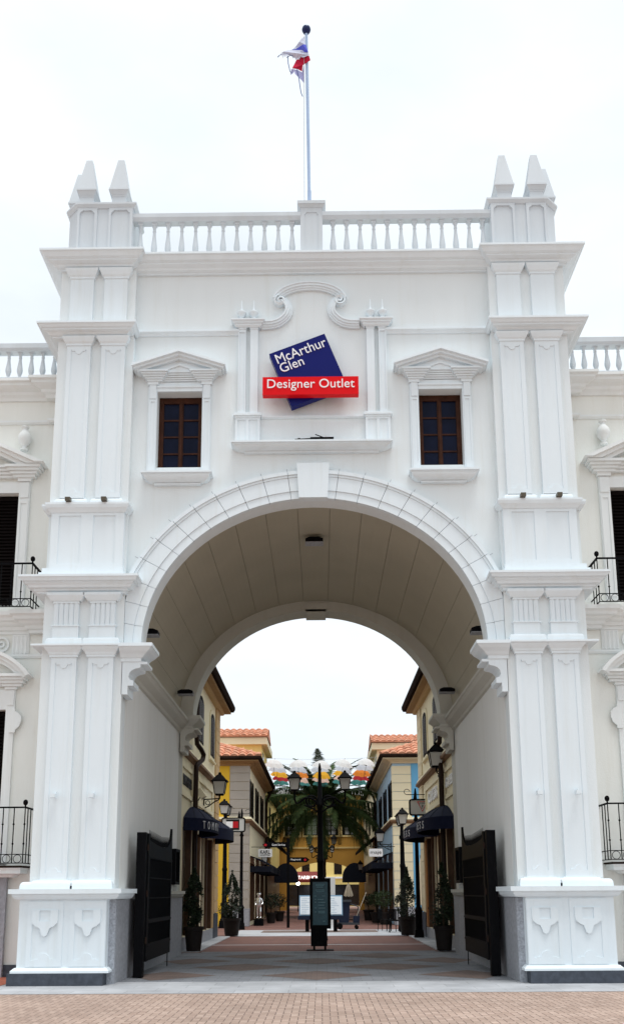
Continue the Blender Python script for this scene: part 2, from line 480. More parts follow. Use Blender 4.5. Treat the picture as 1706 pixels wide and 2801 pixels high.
sheet('grey_paving_band', -3.45, 3.45, 20.3, 21.3, .010, M['strip'])
sheet('pale_crossing_band', -3.45, 3.45, 21.3, 25.2, .010, M['whitestone'])
sheet('brown_paving_panel', -2.4, 2.4, 22.3, 24.6, .014, M['diamond'])
for s in (-1, 1):
    k = MB(s); k.box(-4.2, -3.3, 9.3, 18.7, .0, .03)
    struct('kerb_pavement', k, M['strip'])
sheet('side_paving', -40, -5.62, -.6, 1.6, .010, M['terracottapave'])

# ================================================================== GATEHOUSE
GH = thing('arch_gatehouse', 'white archway gatehouse with paired pilasters and a balustrade on top, spanning the street', 'gatehouse')
ZC, IA, IB = 6.30, 3.36, 3.03           # arch centre height and half-axes of its opening
def ell(a, b, t): return (a*math.cos(t), ZC+b*math.sin(t))
NA = 48
arch_in = [ell(IA, IB, PI*i/NA) for i in range(NA+1)]            # right to left
WIN = [(-3.19, -2.27), (2.175, 3.065)]
WZ0, WZ1 = 10.06, 11.72
outer = [(-5.26,0),(-3.73,0),(-3.73,6.0)] + [(-IA,6.0)] + list(reversed(arch_in)) + [(IA,6.0),(3.73,6.0),(3.73,0),(5.26,0),(5.26,14.6),(-5.26,14.6)]
holes = [rect(a, b, WZ0, WZ1) for a, b in WIN]
wl = MB(); wl.plate(outer, holes, 0, .40)
wl.build('front_wall', M['wall'], GH)
far_a, far_b = 3.37, 3.0
far_in = [ell(far_a, far_b, PI*i/NA) for i in range(NA+1)]
bw = MB(); bw.plate([(-5.26,0),(-3.73,0),(-3.73,6.0),(-far_a,6.0)]+list(reversed(far_in))+[(far_a,6.0),(3.73,6.0),(3.73,0),(5.26,0),(5.26,14.6),(-5.26,14.6)], [], 7.7, 8.45)
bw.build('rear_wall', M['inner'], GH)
ms = MB()
for s in (-1, 1):
    ms.box(min(s*3.74,s*5.255), max(s*3.74,s*5.255), .402, 7.698, 0, 14.595)
ms.box(-3.735, 3.735, .402, 7.698, 10.2, 14.595)
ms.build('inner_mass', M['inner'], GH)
# vault of separate panels with shadow gaps
VA, VB, NV = 3.72, 3.27, 17
vt = MB()
for k in range(NV):
    t0 = .0 + PI*k/NV; t1 = PI*(k+1)/NV
    d = .004/3.5
    n = 5
    ps = [(t0+d)+(t1-t0-2*d)*i/n for i in range(n+1)]
    inn = [ell(VA, VB, t) for t in ps]; out = [ell(VA+.03, VB+.03, t) for t in reversed(ps)]
    vt.plate(inn+out, [], .402, 7.698)
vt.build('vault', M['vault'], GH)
vb = MB()
ps = [PI*i/60 for i in range(61)]
vb.plate([ell(VA+.032, VB+.032, t) for t in ps]+[ell(VA+.05, VB+.05, t) for t in reversed(ps)], [], .402, 7.698)
vb.build('vault_backing', M['seam'], GH)
for s in (-1, 1):
    m = MB(s); m.box(-3.74, -3.725, .402, 7.698, 0, 6.32); m.build('passage_wall', M['passwall'], GH)
    # cornice where the vault springs
    m = MB(s); m.sweep([(-3.725,7.698),(-3.725,.402)][::-1], [(0,5.86),(.05,5.88),(.07,5.95),(.2,6.05),(.24,6.12),(.28,6.14),(.28,6.20),(0,6.22)], 0)
    m.build('springing_cornice', M['inner'], GH)
    # grey stone dado and ledge along the passage
    m = MB(s); m.box(-3.73, -3.66, -.02, 7.7, .004, 1.49); m.build('stone_dado', M['gray'], GH)
    m = MB(s); m.box(-3.785, -3.655, -.13, -.021, .004, 1.49); m.build('stone_corner', M['grayrough'], GH)
    m = MB(s); m.box(-3.735, -3.655, 7.702, 8.47, .004, 1.49); m.build('stone_dado', M['gray'], GH)

# archivolt of voussoirs
av = MB(); jt = MB()
NVS = 24
def ring(t0, t1, o0, o1, y0, y1, mb):
    n = 4
    ps = [t0+(t1-t0)*i/n for i in range(n+1)]
    cl = lambda p: (max(-3.685, min(3.685, p[0])), p[1])
    mb.plate([cl(ell(IA+o0, IB+o0*.95, t)) for t in ps]+[cl(ell(IA+o1, IB+o1*.95, t)) for t in reversed(ps)], [], y0, y1)
for k in range(NVS):
    t0 = PI*k/NVS; t1 = PI*(k+1)/NVS
    if k in (NVS//2-1, NVS//2):    # leave room for the keystone
        pass
    d = .0042/3.4
    a, b = t0+d, t1-d
    ring(a, b, 0, .165, -.10, -.002, av)
    zmid = ZC+3.3*math.sin((t0+t1)/2)
    ring(a, b, .167, .47, -.125, -.002, av)
    if ell(IA+.47, IB+.45, t0)[0] < 3.66 and ell(IA+.47, IB+.45, t1)[0] > -3.66:
        ring(a, b, .472, .52, -.145, -.002, av)
        ring(a, b, .522, .60, -.175, -.002, av)
    if 0 < k < NVS and k != NVS//2:
        p = Vector(ell(IA+.61, IB+.58, t0)); q = Vector(ell(IA+.74, IB+.70, t0))
        if abs(p.x) < 3.6:
            dr = (q-p).normalized(); nn = Vector((-dr.y, dr.x))*.004
            jt = MB(); jt.plate([tuple(p+nn), tuple(q+nn), tuple(q-nn), tuple(p-nn)], [], -.003, -.0005); jt.build('expansion_joint', M['gray'], GH)
av.build('archivolt', M['trim'], GH)
kb = MB()
kb.plate([(-.285,9.30),(.285,9.30),(.328,10.04),(-.328,10.04)], [], -.205, -.001)
kb.build('keystone', M['trim'], GH)
kb = MB(); kb.plate([(-.3,9.26),(.3,9.26),(.33,9.5),(-.33,9.5)], [], 7.66, 7.69); kb.plate([(-.28,9.24),(.28,9.24),(.28,9.32),(-.28,9.32)], [], 7.66, 8.5)
kb.build('rear_keystone', M['inner'], GH)

# --- pier front levels
YP, YQ = -.17, -.25     # pier face, pilaster face
PX = [(-5.045,-4.56),(-4.335,-3.85)]
def notch_panel(x0, x1, z0, z1, top=True, bot=True):
    """sunk panel outline with a half-round drop at the head and a half-round rise at the foot"""
    cx = (x0+x1)/2; r = (x1-x0)*.22; e = .07
    p = [(x0,z0)]
    if bot: p += [(cx-r-e,z0),(cx-r-e,z0+.02),(cx-r,z0+.02)] + arc(cx, z0+.02, r, r, PI, 0, 10)[1:] + [(cx+r+e,z0+.02),(cx+r+e,z0)]
    p += [(x1,z0),(x1,z1)]
    if top: p += [(cx+r+e,z1),(cx+r+e,z1-.025),(cx+r,z1-.025)] + arc(cx, z1-.025, r, r, 0, -PI, 10)[1:] + [(cx-r-e,z1-.025),(cx-r-e,z1)]
    p += [(x0,z1)]
    return p
def cushion(h, o): # rounded base profile
    return [(0,0),(o,0)]+[(o-o*.75*(1-math.cos(a))*.8, h*.35+h*.65*math.sin(a)) for a in (0,.35,.7,1.05,1.4)]+[(0,h)]
for s in (-1, 1):
    side = s
    pier = MB(s if s == -1 else 1); pier.sx = -s if False else 1
    def B(): return MB(1 if s == -1 else -1)
    # dark base and plinth
    p = B().box(-5.50,-3.785,-.44,.9,.004,.22).build('slate_base', M['slate'], GH)
    pl = B(); pl.box(-5.36,-3.775,-.355,.8,.30,1.50); pl.sweep([(-5.36,.8),(-5.36,-.355),(-3.775,-.355),(-3.775,-.14)], [(-.03,.221),(.085,.221),(.085,.26),(.03,.31),(-.03,.31)])
    pln = pl.build('plinth', M['trim'], GH)
    # framed panels on the plinth with shaped aprons
    fr = B()
    for (a, b) in ((-5.20,-4.555),(-4.43,-3.785)):
        cx = (a+b)/2
        fr.plate(rect(a, b, .33, 1.47), [notch_panel(a+.09, b-.09, .44, 1.06, False, True)], -.372, -.354)
        ap = [(cx-.235,1.32),(cx-.235,1.13)]+[(cx-.225,1.09),(cx-.16,1.03),(cx-.09,1.0),(cx-.065,.93),(cx-.05,.88),(cx,.85),(cx+.05,.88),(cx+.065,.93),(cx+.09,1.0),(cx+.16,1.03),(cx+.225,1.09),(cx+.235,1.13)]+[(cx+.235,1.32)]
        fr.plate(ap, [rect(cx-.12, cx+.12, 1.16, 1.40) if False else rect(cx-.10, cx+.10, 1.12, 1.31)], -.40, -.371)
    fr.build('plinth_panel', M['trim'], pln)
    lg = B()
    lg.sweep([(-5.36,.8),(-5.36,-.355),(-3.66,-.355),(-3.66,1.0)], [(-.2,1.50),(.03,1.50),(.075,1.52),(.11,1.56),(.12,1.60),(.12,1.605),(.17,1.605),(.17,1.69),(-.2,1.69)])
    lg.build('plinth_ledge', M['trim'], GH)
    lg2 = B(); lg2.sweep([(-3.66,4.6),(-3.66,8.3)], [(-.07,1.49),(.02,1.49),(.06,1.53),(.07,1.57),(.10,1.58),(.10,1.66),(-.07,1.66)])
    lg2.build('plinth_ledge', M['inner'], GH)
    # pier shaft
    sh = B(); sh.box(-5.255,-3.69,YP,-.001,1.69,14.55); sh.box(-5.262,-5.20,-.001,8.4,0,14.55)
    pr = sh.build('pier', M['wall'], GH)
    b = B()
    b.sweep([(-5.30,.8),(-5.30,-.19),(-4.50,-.19),(-4.50,-.175)], cushion(.13,.10), 1.69)
    for (x0, x1) in ((-5.14,-4.475),(-4.41,-3.745)):
        b.sweep([(x0+.04,YP),(x0+.04,YQ-.02),(x1-.04,YQ-.02),(x1-.04,YP)], cushion(.15,.09), 1.69)
        b.box(x0+.035, x1-.035, YQ-.02, YP, 1.70, 1.86)
    b.build('pier_base', M['trim'], pr)
    for (x0, x1) in PX:
        q = B()
        q.plate(rect(x0, x1, 1.86, 6.06), [notch_panel(x0+.085, x1-.085, 1.98, 5.93)], YQ, YQ+.018)
        q.box(x0, x1, YQ+.018, YP, 1.86, 6.06)
        q.build('pilaster', M['trim'], pr)
        q = B()
        q.sweep([(x0,YP),(x0,YQ),(x1,YQ),(x1,YP)], [(0,6.05),(.03,6.05),(.03,6.095),(.045,6.10),(.06,6.14),(.11,6.20),(.13,6.235),(0,6.235)])
        q.build('capital', M['trim'], pr)
        # triglyph level
        q = B()
        q.box(x0-.01, x1+.01, YQ, YP, 6.42, 6.665); q.box(x0-.035, x1+.03, YQ-.02, YP, 6.665, 6.69)
        w5 = (x1-x0)/5
        for i in range(5):
            xa = x0+i*w5
            q.plate([(xa+.004,YP),(xa+.004,YQ+.012),(xa+w5*.5,YQ-.012),(xa+w5-.004,YQ+.012),(xa+w5-.004,YP)], [], 6.69, 7.13, 'XY')
        q.box(x0, x1, YQ+.03, YP, 6.69, 7.13)
        q.box(x0-.01, x1+.01, YQ-.02, YP, 7.13, 7.17)
        q.sweep([(x0-.02,YP),(x0-.02,YQ-.01),(x1+.02,YQ-.01),(x1+.02,YP)], [(0,7.17),(.03,7.17),(.06,7.21),(.10,7.27),(.10,7.32),(0,7.32)])
        q.build('triglyph', M['trim'], pr)
        q = B(); q.sweep([(x0-.04,YP),(x0-.04,YQ-.0),(x1+.04,YQ-.0),(x1+.04,YP)], cushion(.14,.07), 6.285)
        q.box(x0-.045, x1+.045, YQ, YP, 6.29, 6.42)
        q.build('pilaster_base', M['trim'], pr)
        # upper pilaster
        q = B()
        q.plate(rect(x0, x1, 9.30, 12.69), [notch_panel(x0+.085, x1-.085, 9.42, 12.57)], YQ, YQ+.018)
        q.box(x0, x1, YQ+.018, YP, 9.30, 12.69)
        q.build('pilaster', M['trim'], pr)
        q = B()
        q.sweep([(x0,YP),(x0,YQ),(x1,YQ),(x1,YP)], [(0,12.66),(.02,12.66),(.02,12.70),(.05,12.73),(.085,12.80),(.095,12.84),(0,12.84)])
        q.build('capital', M['trim'], pr)
        q = B(); q.sweep([(x0-.02,YP),(x0-.02,YQ),(x1+.02,YQ),(x1+.02,YP)], cushion(.12,.06), 9.16)
        q.box(x0-.021, x1+.021, YQ, YP, 9.16, 9.31)
        q.build('pilaster_base', M['trim'], pr)
        q = B(); q.box(x0, x1, YQ+.02, YP, 13.02, 14.24); q.build('pilaster', M['trim'], pr)
        q = B()
        q.sweep([(x0,YP),(x0,YQ+.02),(x1,YQ+.02),(x1,YP)], [(0,14.22),(.02,14.22),(.02,14.26),(.05,14.29),(.09,14.37),(.105,14.42),(0,14.42)])
        q.build('capital', M['trim'], pr)
    # impost slab, with the corbel under the arch ring
    im = B()
    im.sweep([(-5.26,1.0),(-5.26,YQ-.01),(-3.69,YQ-.01)], [(-.1,6.236),(.13,6.236),(.15,6.25),(.15,6.285),(-.1,6.285)])
    im.build('impost_slab', M['trim'], GH)
    im = B()
    im.sweep([(-3.72,YP),(-3.36,YP),(-3.36,.40)], [(-.3,5.97),(.03,5.97),(.03,6.03),(.07,6.05),(.12,6.10),(.20,6.15),(.26,6.21),(.28,6.215),(.28,6.28),(-.3,6.28)])
    cb = [(-3.70,5.33),(-3.575,5.33),(-3.575,5.50),(-3.47,5.50),(-3.47,5.60),(-3.54,5.62),(-3.565,5.68),(-3.55,5.75),(-3.51,5.80),(-3.44,5.835),(-3.36,5.85),(-3.34,5.87),(-3.34,5.92),(-3.21,5.92),(-3.21,5.97),(-3.70,5.97)]
    im.plate(cb, [], YP, .40)
    im.build('impost_corbel', M['trim'], GH)
    im = B()
    im.plate([(x, z+.02) for x, z in cb], [], 7.68, 8.52)
    im.sweep([(-3.72,7.66),(-3.38,7.66),(-3.38,8.55)], [(-.3,5.99),(.03,5.99),(.03,6.05),(.10,6.10),(.2,6.18),(.25,6.22),(.25,6.30),(-.3,6.30)])
    im.build('rear_impost', M['inner'], GH)
    # main mid cornice
    mc = B()
    mc.sweep([(-5.26,1.3),(-5.26,YP),(-3.78,YP),(-3.78,-.01)], [(-.15,7.32),(.12,7.32),(.12,7.345),(.17,7.365),(.17,7.40),(.24,7.41),(.26,7.45),(.31,7.48),(.31,7.505),(.36,7.51),(.39,7.57),(.41,7.575),(.41,7.62),(-.15,7.635)])
    mc.build('mid_cornice', M['trim'], GH)
    md = B(); md.box(-5.36,-3.70,-.33,-.002,7.63,7.74); md.box(-5.30,-3.715,-.315,-.002,7.74,7.83)
    md.plate(rect(-5.17,-3.73,7.83,8.99), [rect(-5.02,-4.58,7.92,8.92), rect(-4.34,-3.90,7.92,8.92)], -.30, -.275)
    md.box(-5.17,-3.73,-.275,-.002,7.83,8.99)
    md.build('attic_block', M['trim'], GH)
    md = B(); md.sweep([(-5.26,1.0),(-5.26,-.20),(-5.17,-.20),(-5.17,-.30),(-3.73,-.30),(-3.73,-.01)], [(-.1,8.98),(.02,8.98),(.05,9.02),(.09,9.06),(.11,9.12),(.11,9.16),(-.1,9.165)])
    md.build('attic_moulding', M['trim'], GH)
    # pedestal on the roof, with cut corner, and obelisks
    pd = B()
    foot = [(-5.23,.75),(-5.23,.12),(-5.0,-.12),(-3.81,-.12),(-3.81,.75)]
    pd.plate(foot, [], 14.6, 15.99, 'XY')
    for x0, x1 in ((-5.0,-4.575),(-4.33,-3.82)):
        cx = (x0+x1)/2
        o = [(x0+.05,14.72),(x1-.06,14.72),(x1-.06,15.86),(x1-.10,15.90),(x1-.13,15.93),(x0+.12,15.93),(x0+.09,15.90),(x0+.05,15.86)]
        pd.plate(rect(x0, x1, 14.6, 15.985), [o], -.155, -.119)
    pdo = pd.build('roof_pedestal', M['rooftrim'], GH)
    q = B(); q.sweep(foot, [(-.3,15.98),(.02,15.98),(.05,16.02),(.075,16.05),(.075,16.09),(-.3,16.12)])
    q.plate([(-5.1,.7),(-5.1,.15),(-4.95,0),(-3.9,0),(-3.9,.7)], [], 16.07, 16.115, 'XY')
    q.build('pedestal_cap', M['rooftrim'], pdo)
    for (cx, cy, sc) in ((-4.84,.09,1),(-4.145,.09,1),(-5.13,.51,1)):
        q = B()
        q.taper(cx, cy, 16.11, 16.33, .155, .155, .145, .145); q.taper(cx, cy, 16.33, 16.37, .15, .15, .16, .16); q.taper(cx, cy, 16.37, 16.46, .165, .165, .205, .205); q.taper(cx, cy, 16.46, 16.51, .215, .215, .21, .21)
        q.taper(cx, cy, 16.51, 17.31, .20, .20, .068, .068)
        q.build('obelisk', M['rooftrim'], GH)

# main cornice, second cornice, string course
p1 = [(-5.26,2.5),(-5.26,YP+.0),(-3.86,YP),(-3.86,0),(3.86,0),(3.86,YP),(5.26,YP),(5.26,2.5)]
prof = [(-.2,14.42),(.06,14.42),(.06,14.45),(.13,14.47),(.15,14.51),(.24,14.55),(.24,14.58),(.30,14.60),(.35,14.68),(.385,14.69),(.385,14.735),(-.2,14.74)]
MB().sweep(p1, prof).build('main_cornice', M['trim'], GH)
for s in (-1, 1):
    b = MB(1 if s == -1 else -1)
    b.sweep([(-5.26,2.5),(-5.26,YP),(-3.95,YP),(-3.95,-.01)], [(-.15,12.83),(.10,12.83),(.10,12.86),(.15,12.87),(.19,12.91),(.26,12.93),(.26,12.96),(.30,12.97),(.335,13.02),(.36,13.025),(.36,13.07),(-.15,13.08)])
    b.box(-5.42,-5.1,.1,1.6,13.075,13.13)
    b.build('upper_cornice', M['trim'], GH)
    b = MB(1 if s == -1 else -1)
    b.sweep([(-3.70,0),(-1.52,0)], [(-.02,13.0),(.03,13.0),(.05,13.03),(.10,13.06),(.10,13.11),(-.02,13.12)])
    b.build('string_course', M['trim'], GH)

# roof balustrades
BAL = [(.055,0),(.055,.05),(.035,.06),(.03,.09),(.045,.12),(.075,.22),(.078,.28),(.06,.40),(.042,.52),(.034,.60),(.045,.615),(.045,.635),(.034,.65),(.04,.69),(.05,.72),(.055,.73),(.055,.77)]
def baluster_mesh():
    m = MB(); m.lathe(BAL, n=14); m.box(-.062,.062,-.062,.062,0,.045); m.box(-.062,.062,-.062,.062,.74,.79); return m
bal0 = None
def add_baluster(parent, x, y, z, k=1.0):
    global bal0
    if bal0 is None:
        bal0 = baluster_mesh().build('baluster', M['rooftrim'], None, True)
        o = bal0
    else:
        o = bal0.copy(); col.objects.link(o)
    off = Vector(); q_ = parent
    while q_: off += q_.location; q_ = q_.parent
    o.parent = parent; o.location = Vector((x, y, z))-off; o.scale = (.84, .84, k)
for s in (-1, 1):
    b = MB()
    x0, x1 = (-3.81,-.23) if s < 0 else (.23, 3.81)
    b.box(x0, x1, -.12, .14, 14.62, 14.80)
    b.sweep([(x0,-.06),(x1,-.06)], [(-.16,15.70),(.01,15.70),(.03,15.73),(.06,15.77),(.06,15.86),(.0,15.885),(-.16,15.885)])
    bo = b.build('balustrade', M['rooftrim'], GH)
    for i in range(12):
        x = (-3.665+i*.2953) if s < 0 else (.458+i*.2911)
        add_baluster(bo, x, .02, 14.80, 1.14)
cp = MB(); cp.plate(rect(-.235,.235,14.6,15.98), [[(-.15,14.75),(.15,14.75),(.15,15.80),(.10,15.86),(-.10,15.86),(-.15,15.80)]], -.10, -.085); cp.box(-.235,.235,-.085,.35,14.6,15.98)
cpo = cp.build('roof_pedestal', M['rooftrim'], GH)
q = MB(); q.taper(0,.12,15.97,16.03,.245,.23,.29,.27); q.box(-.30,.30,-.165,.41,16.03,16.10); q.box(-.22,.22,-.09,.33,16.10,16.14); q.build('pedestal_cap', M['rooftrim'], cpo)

# windows with pediments
for wi, (a, b) in enumerate(WIN):
    cx = (a+b)/2
    sr = MB()
    # jamb pilasters
    for s in (-1, 1):
        x0, x1 = (a-.185, a) if s < 0 else (b, b+.185)
        sr.box(x0+.002, x1-.002, -.045, -.001, 9.866, 11.86)
        sr.plate(rect(x0+.03, x1-.02, 9.866, 11.52), [rect(x0+.055, x1-.045, WZ0+.05, 11.49)], -.062, -.044)
        sr.plate(rect(x0+.03, x1-.02, 11.56, 11.86), [], -.07, -.044)
        sr.box(x0-.015, x1+.02, -.085, -.001, 11.862, 11.93)
    sr.box(a, b, -.05, -.001, WZ1, 11.80); sr.box(a-.01, b+.01, -.075, -.001, 11.80, 11.84); sr.box(a, b, -.04, -.001, 11.84, 11.93)
    so = sr.build('window_surround', M['trim'], GH)
    pm = MB()
    # entablature blocks breaking forward at the ends
    steps = [(.015,11.93,11.966),(.045,11.966,12.002),(.08,12.002,12.038),(.115,12.038,12.074),(.15,12.074,12.11)]
    for e, z0, z1 in steps:
        for s in (-1, 1):
            x0, x1 = (a-.20, a+.09) if s < 0 else (b-.09, b+.20)
            pm.box(x0-e, x1+e, -.10-e*1.1, -.001, z0, z1-.003)
    for e, z0, z1 in steps:
        pm.box(a+.10, b-.10, -.05-e*.8, -.001, z0+.012, z1+.006)
    hw = .955
    # raking gable: three stepped bands, sunk field behind
    zb, za = 12.15, 12.46
    SL = .34
    for d, thk, hk, y in ((0,.055,hw,-.37),(.056,.05,hw-.035,-.31),(.107,.05,hw-.09,-.24)):
        tp = lambda x: 12.515-d-SL*abs(x)
        pm.plate([(cx-hk,tp(hk)),(cx,tp(0)),(cx+hk,tp(hk)),(cx+hk,tp(hk)-thk),(cx,tp(0)-thk-.008),(cx-hk,tp(hk)-thk)], [], y, -.001)
    pm.plate([(cx-.72,12.112),(cx,12.36),(cx+.72,12.112)], [], -.16, -.0015)
    o0 = [(cx-.42,12.118),(cx,12.27),(cx+.42,12.118)]
    pm.plate(o0+[(cx+.30,12.118),(cx,12.225),(cx-.30,12.118)], [], -.19, -.161)
    pm.build('pediment', M['trim'], so)
    si = MB()
    x0, x1 = a-.25, b+.25
    si.box(x0, x1, -.30, -.001, 9.825, 9.865); si.box(x0+.02, x1-.02, -.27, -.001, 9.80, 9.825)
    # quarter-round apron
    vs = []; n = 7
    for i in range(n+1):
        t = PI/2*i/n
        d = 1-math.cos(t); z = 9.80-.12*math.sin(t)
        vs += [(x0+.05+.20*d, z, .24*(1-d)), (x1-.05-.20*d, z, .24*(1-d))]
    V = []
    for i in range(n+1):
        (xa, z, y), (xb, _, _) = vs[2*i], vs[2*i+1]
        V += [(xa,-y-.02,z),(xb,-y-.02,z),(xa,-.001,z),(xb,-.001,z)]
    F = []
    for i in range(n):
        k = 4*i
        F += [(k,k+1,k+5,k+4),(k,k+4,k+6,k+2),(k+1,k+3,k+7,k+5)]
    F += [(0,1,3,2),(4*n,4*n+1,4*n+3,4*n+2)]
    si.add(V, F)
    si.box(a-.01, b+.01, -.10, -.001, 9.645, 9.68)
    si.build('window_sill', M['trim'], so)
    # timber casement set back in the wall
    wf = MB(); y0, y1 = .22, .30
    wf.plate(rect(a+.002,b-.002,WZ0+.002,WZ1-.002), [rect(a+.10,cx-.045,WZ0+.03,WZ1-.13), rect(cx+.045,b-.10,WZ0+.03,WZ1-.13)], y0, y1)
    zz = [WZ0+.03+(WZ1-.16-WZ0)*k/4 for k in range(5)]
    for k in (1,2,3):
        wf.box(a+.101, cx-.046, y0+.012, y1-.01, zz[k]-.016, zz[k]+.016); wf.box(cx+.046, b-.101, y0+.012, y1-.01, zz[k]-.016, zz[k]+.016)
    wf.box(cx-.022, cx+.022, y0-.02, y0-.001, WZ0+.03, WZ1-.12)
    wo = wf.build('window', M['wood'], GH)
    gp = MB()
    for xa, xb in ((a+.10,cx-.045),(cx+.045,b-.10)):
        gp.box(xa+.001, xb-.001, y0+.035, y0+.045, WZ0+.031, WZ1-.131)
    gp.build('pane', M['glass'], wo)
    bx = MB(); bx.box(a, b, .398, .40, WZ0, WZ1); bx.build('room_backing', M['joint'], wo)

# framed niche round the sign: columns, scroll, urns, sill
ad = MB()
for s in (-1, 1):
    b = MB(1 if s == -1 else -1)
    for (x0, x1, pan) in ((-1.535,-1.375,True),(-1.285,-1.125,False)):
        b.plate(rect(x0, x1, 11.20, 13.12), [rect(x0+.025, x1-.025, 11.25, 13.04)] if pan else [], -.085, -.06)
        b.box(x0, x1, -.06, -.001, 11.20, 13.12)
        b.box(x0-.01, x1+.01, -.10, -.001, 13.10, 13.135)
    b.sweep([(-1.56,-.001),(-1.56,-.10),(-1.10,-.10),(-1.10,-.001)], [(0,13.13),(.02,13.13),(.05,13.16),(.05,13.19),(.08,13.20),(.08,13.225),(.12,13.25),(.12,13.275),(0,13.28)])
    b.box(-1.595,-1.065,-.115,-.001,11.09,11.13); b.box(-1.62,-1.04,-.14,-.001,11.13,11.17); b.box(-1.60,-1.06,-.12,-.001,11.17,11.20)
    b.plate(rect(-1.58,-1.075,10.48,11.09), [rect(-1.53,-1.36,10.56,11.045), rect(-1.30,-1.13,10.56,11.045)], -.10, -.08); b.box(-1.58,-1.075,-.08,-.001,10.48,11.09)
    b.build('niche_column', M['trim'], GH)
    for ux in (-1.468,-1.215):
        u = MB(1 if s == -1 else -1)
        u.lathe([(.05,0),(.062,.012),(.062,.035),(.045,.045),(.035,.065),(.05,.085),(.085,.125),(.10,.165),(.105,.185),(.10,.195),(.05,.215),(.03,.235),(.018,.32),(.008,.47),(.002,.48)], ux, -.10, 13.28, 16)
        u.build('urn', M['trim'], GH, True)
MB().sweep([(-1.06,0),(1.06,0)], [(0,11.10),(.03,11.10),(.06,11.12),(.06,11.15),(0,11.16)]).build('niche_rail', M['trim'], GH)
si = MB()
si.box(-1.64,1.60,-.34,-.001,10.44,10.48); si.box(-1.615,1.575,-.31,-.001,10.415,10.44)
n = 7; V = []
for i in range(n+1):
    t = PI/2*i/n; d = 1-math.cos(t); z = 10.415-.06*math.sin(t); y = .27*(1-d)+.02
    V += [(-1.58+.22*d,-y,z),(1.54-.22*d,-y,z),(-1.58+.22*d,-.001,z),(1.54-.22*d,-.001,z)]
F = []
for i in range(n):
    k = 4*i
    F += [(k,k+1,k+5,k+4),(k,k+4,k+6,k+2),(k+1,k+3,k+7,k+5)]
F += [(0,1,3,2),(4*n,4*n+1,4*n+3,4*n+2)]
si.add(V, F); si.box(-1.38,1.34,-.09,-.001,10.32,10.355)
si.build('niche_sill', M['trim'], GH)
# scroll: centre line from the niche cornice up round to the volute, then the top arc
def scroll_path():
    p = [(-1.06,13.20),(-.92,13.20),(-.80,13.215),(-.68,13.26),(-.57,13.35),(-.50,13.45),(-.475,13.56),(-.49,13.65),(-.53,13.725),(-.60,13.80)]
    return p
def ribbon(mb, path, prof):
    """profile (across, out) swept on the wall along an XZ path"""
    n = len(path); m = len(prof); vs = []
    for i in range(n):
        a = Vector(path[max(i-1,0)]); b = Vector(path[min(i+1,n-1)])
        d = (b-a).normalized(); nn = Vector((-d.y, d.x))
        for c, o in prof:
            vs.append((path[i][0]+nn.x*c, -o, path[i][1]+nn.y*c))
    fs = []
    for i in range(n-1):
        for j in range(m-1):
            fs.append((i*m+j, i*m+j+1, (i+1)*m+j+1, (i+1)*m+j))
    fs.append(tuple(range(m))); fs.append(tuple(range((n-1)*m, n*m)))
    mb.add(vs, fs)
PR = [(-.075,.001),(-.075,.06),(-.045,.06),(-.04,.085),(-.005,.085),(0,.115),(.045,.115),(.05,.14),(.08,.14),(.08,.001)]
sc = MB()
def smooth_path(p, k=6):
    out = []
    for i in range(len(p)-1):
        p0 = Vector(p[max(i-1,0)]); p1 = Vector(p[i]); p2 = Vector(p[i+1]); p3 = Vector(p[min(i+2,len(p)-1)])
        for j in range(k):
            t = j/k
            out.append(tuple(.5*((2*p1)+(p2-p0)*t+(2*p0-5*p1+4*p2-p3)*t*t+(3*p1-p0-3*p2+p3)*t**3)))
    out.append(tuple(p[-1])); return out
for s in (-1, 1):
    pth = [(x if s < 0 else -x-.075, z) for x, z in smooth_path(scroll_path())]
    ribbon(sc, pth, PR if s < 0 else [(-c, o) for c, o in PR])
    vx = -.665 if s < 0 else .575
    # volute: spiral
    sp = []
    for i in range(40):
        t = i/39; a = R(100)+t*R(560); r = .125*(1-t*.8)
        sp.append((vx+(r*math.cos(a) if s < 0 else -r*math.cos(a)), 13.76+r*math.sin(a)))
    ribbon(sc, sp, [(-.025,.001),(-.025,.12),(.02,.15),(.025,.001)])
    sc.lathe([(.115,0),(.115,.05),(.001,.05)], 0, 0, 0, 20) if False else None
ta = [(-.045+.70*math.cos(a), 13.74+.365*math.sin(a)) for a in [PI-.12-(PI-.24)*i/36 for i in range(37)]]
ribbon(sc, ta, [(c, o) for c, o in PR])
sc.build('scroll_ornament', M['trim'], GH)

# ------------------------------------------------------------------ floodlights and sign lamp
def flood(x, z, dark, label, y=YQ):
    t = thing('floodlight', label, 'floodlight', (x, y, z), 'small floodlights on the pilasters')
    m = MB()
    m.box(x-.05,x+.05,y-.20,y-.06,z-.015,z+.055); m.build('lamp_head', M['bronze'] if dark else M['trim'], t)
    m = MB(); m.box(x+.01,x+.03,y-.06,y-.001,z,z+.10); m.build('bracket', M['bronze'] if dark else M['trim'], t)
for x, n in ((-4.84,'outer'),(-4.13,'inner')):
    flood(x, 3.36, 0, 'small white floodlight halfway up the %s pilaster of the left pier' % n)
    flood(-x, 3.36, 0, 'small white floodlight halfway up the %s pilaster of the right pier' % n)
    flood(x+.02, 9.18, 1, 'small bronze floodlight at the foot of the %s upper left pilaster' % n, -.30)
    flood(-x-.02, 9.18, 1, 'small bronze floodlight at the foot of the %s upper right pilaster' % n, -.30)
t = thing('sign_lamp', 'thin dark lamp bar lying on the long sill below the store sign', 'lamp', (0,-.3,10.48))
m = MB(); m.box(-.05,.42,-.33,-.28,10.50,10.535); m.build('lamp_bar', M['black'], t)
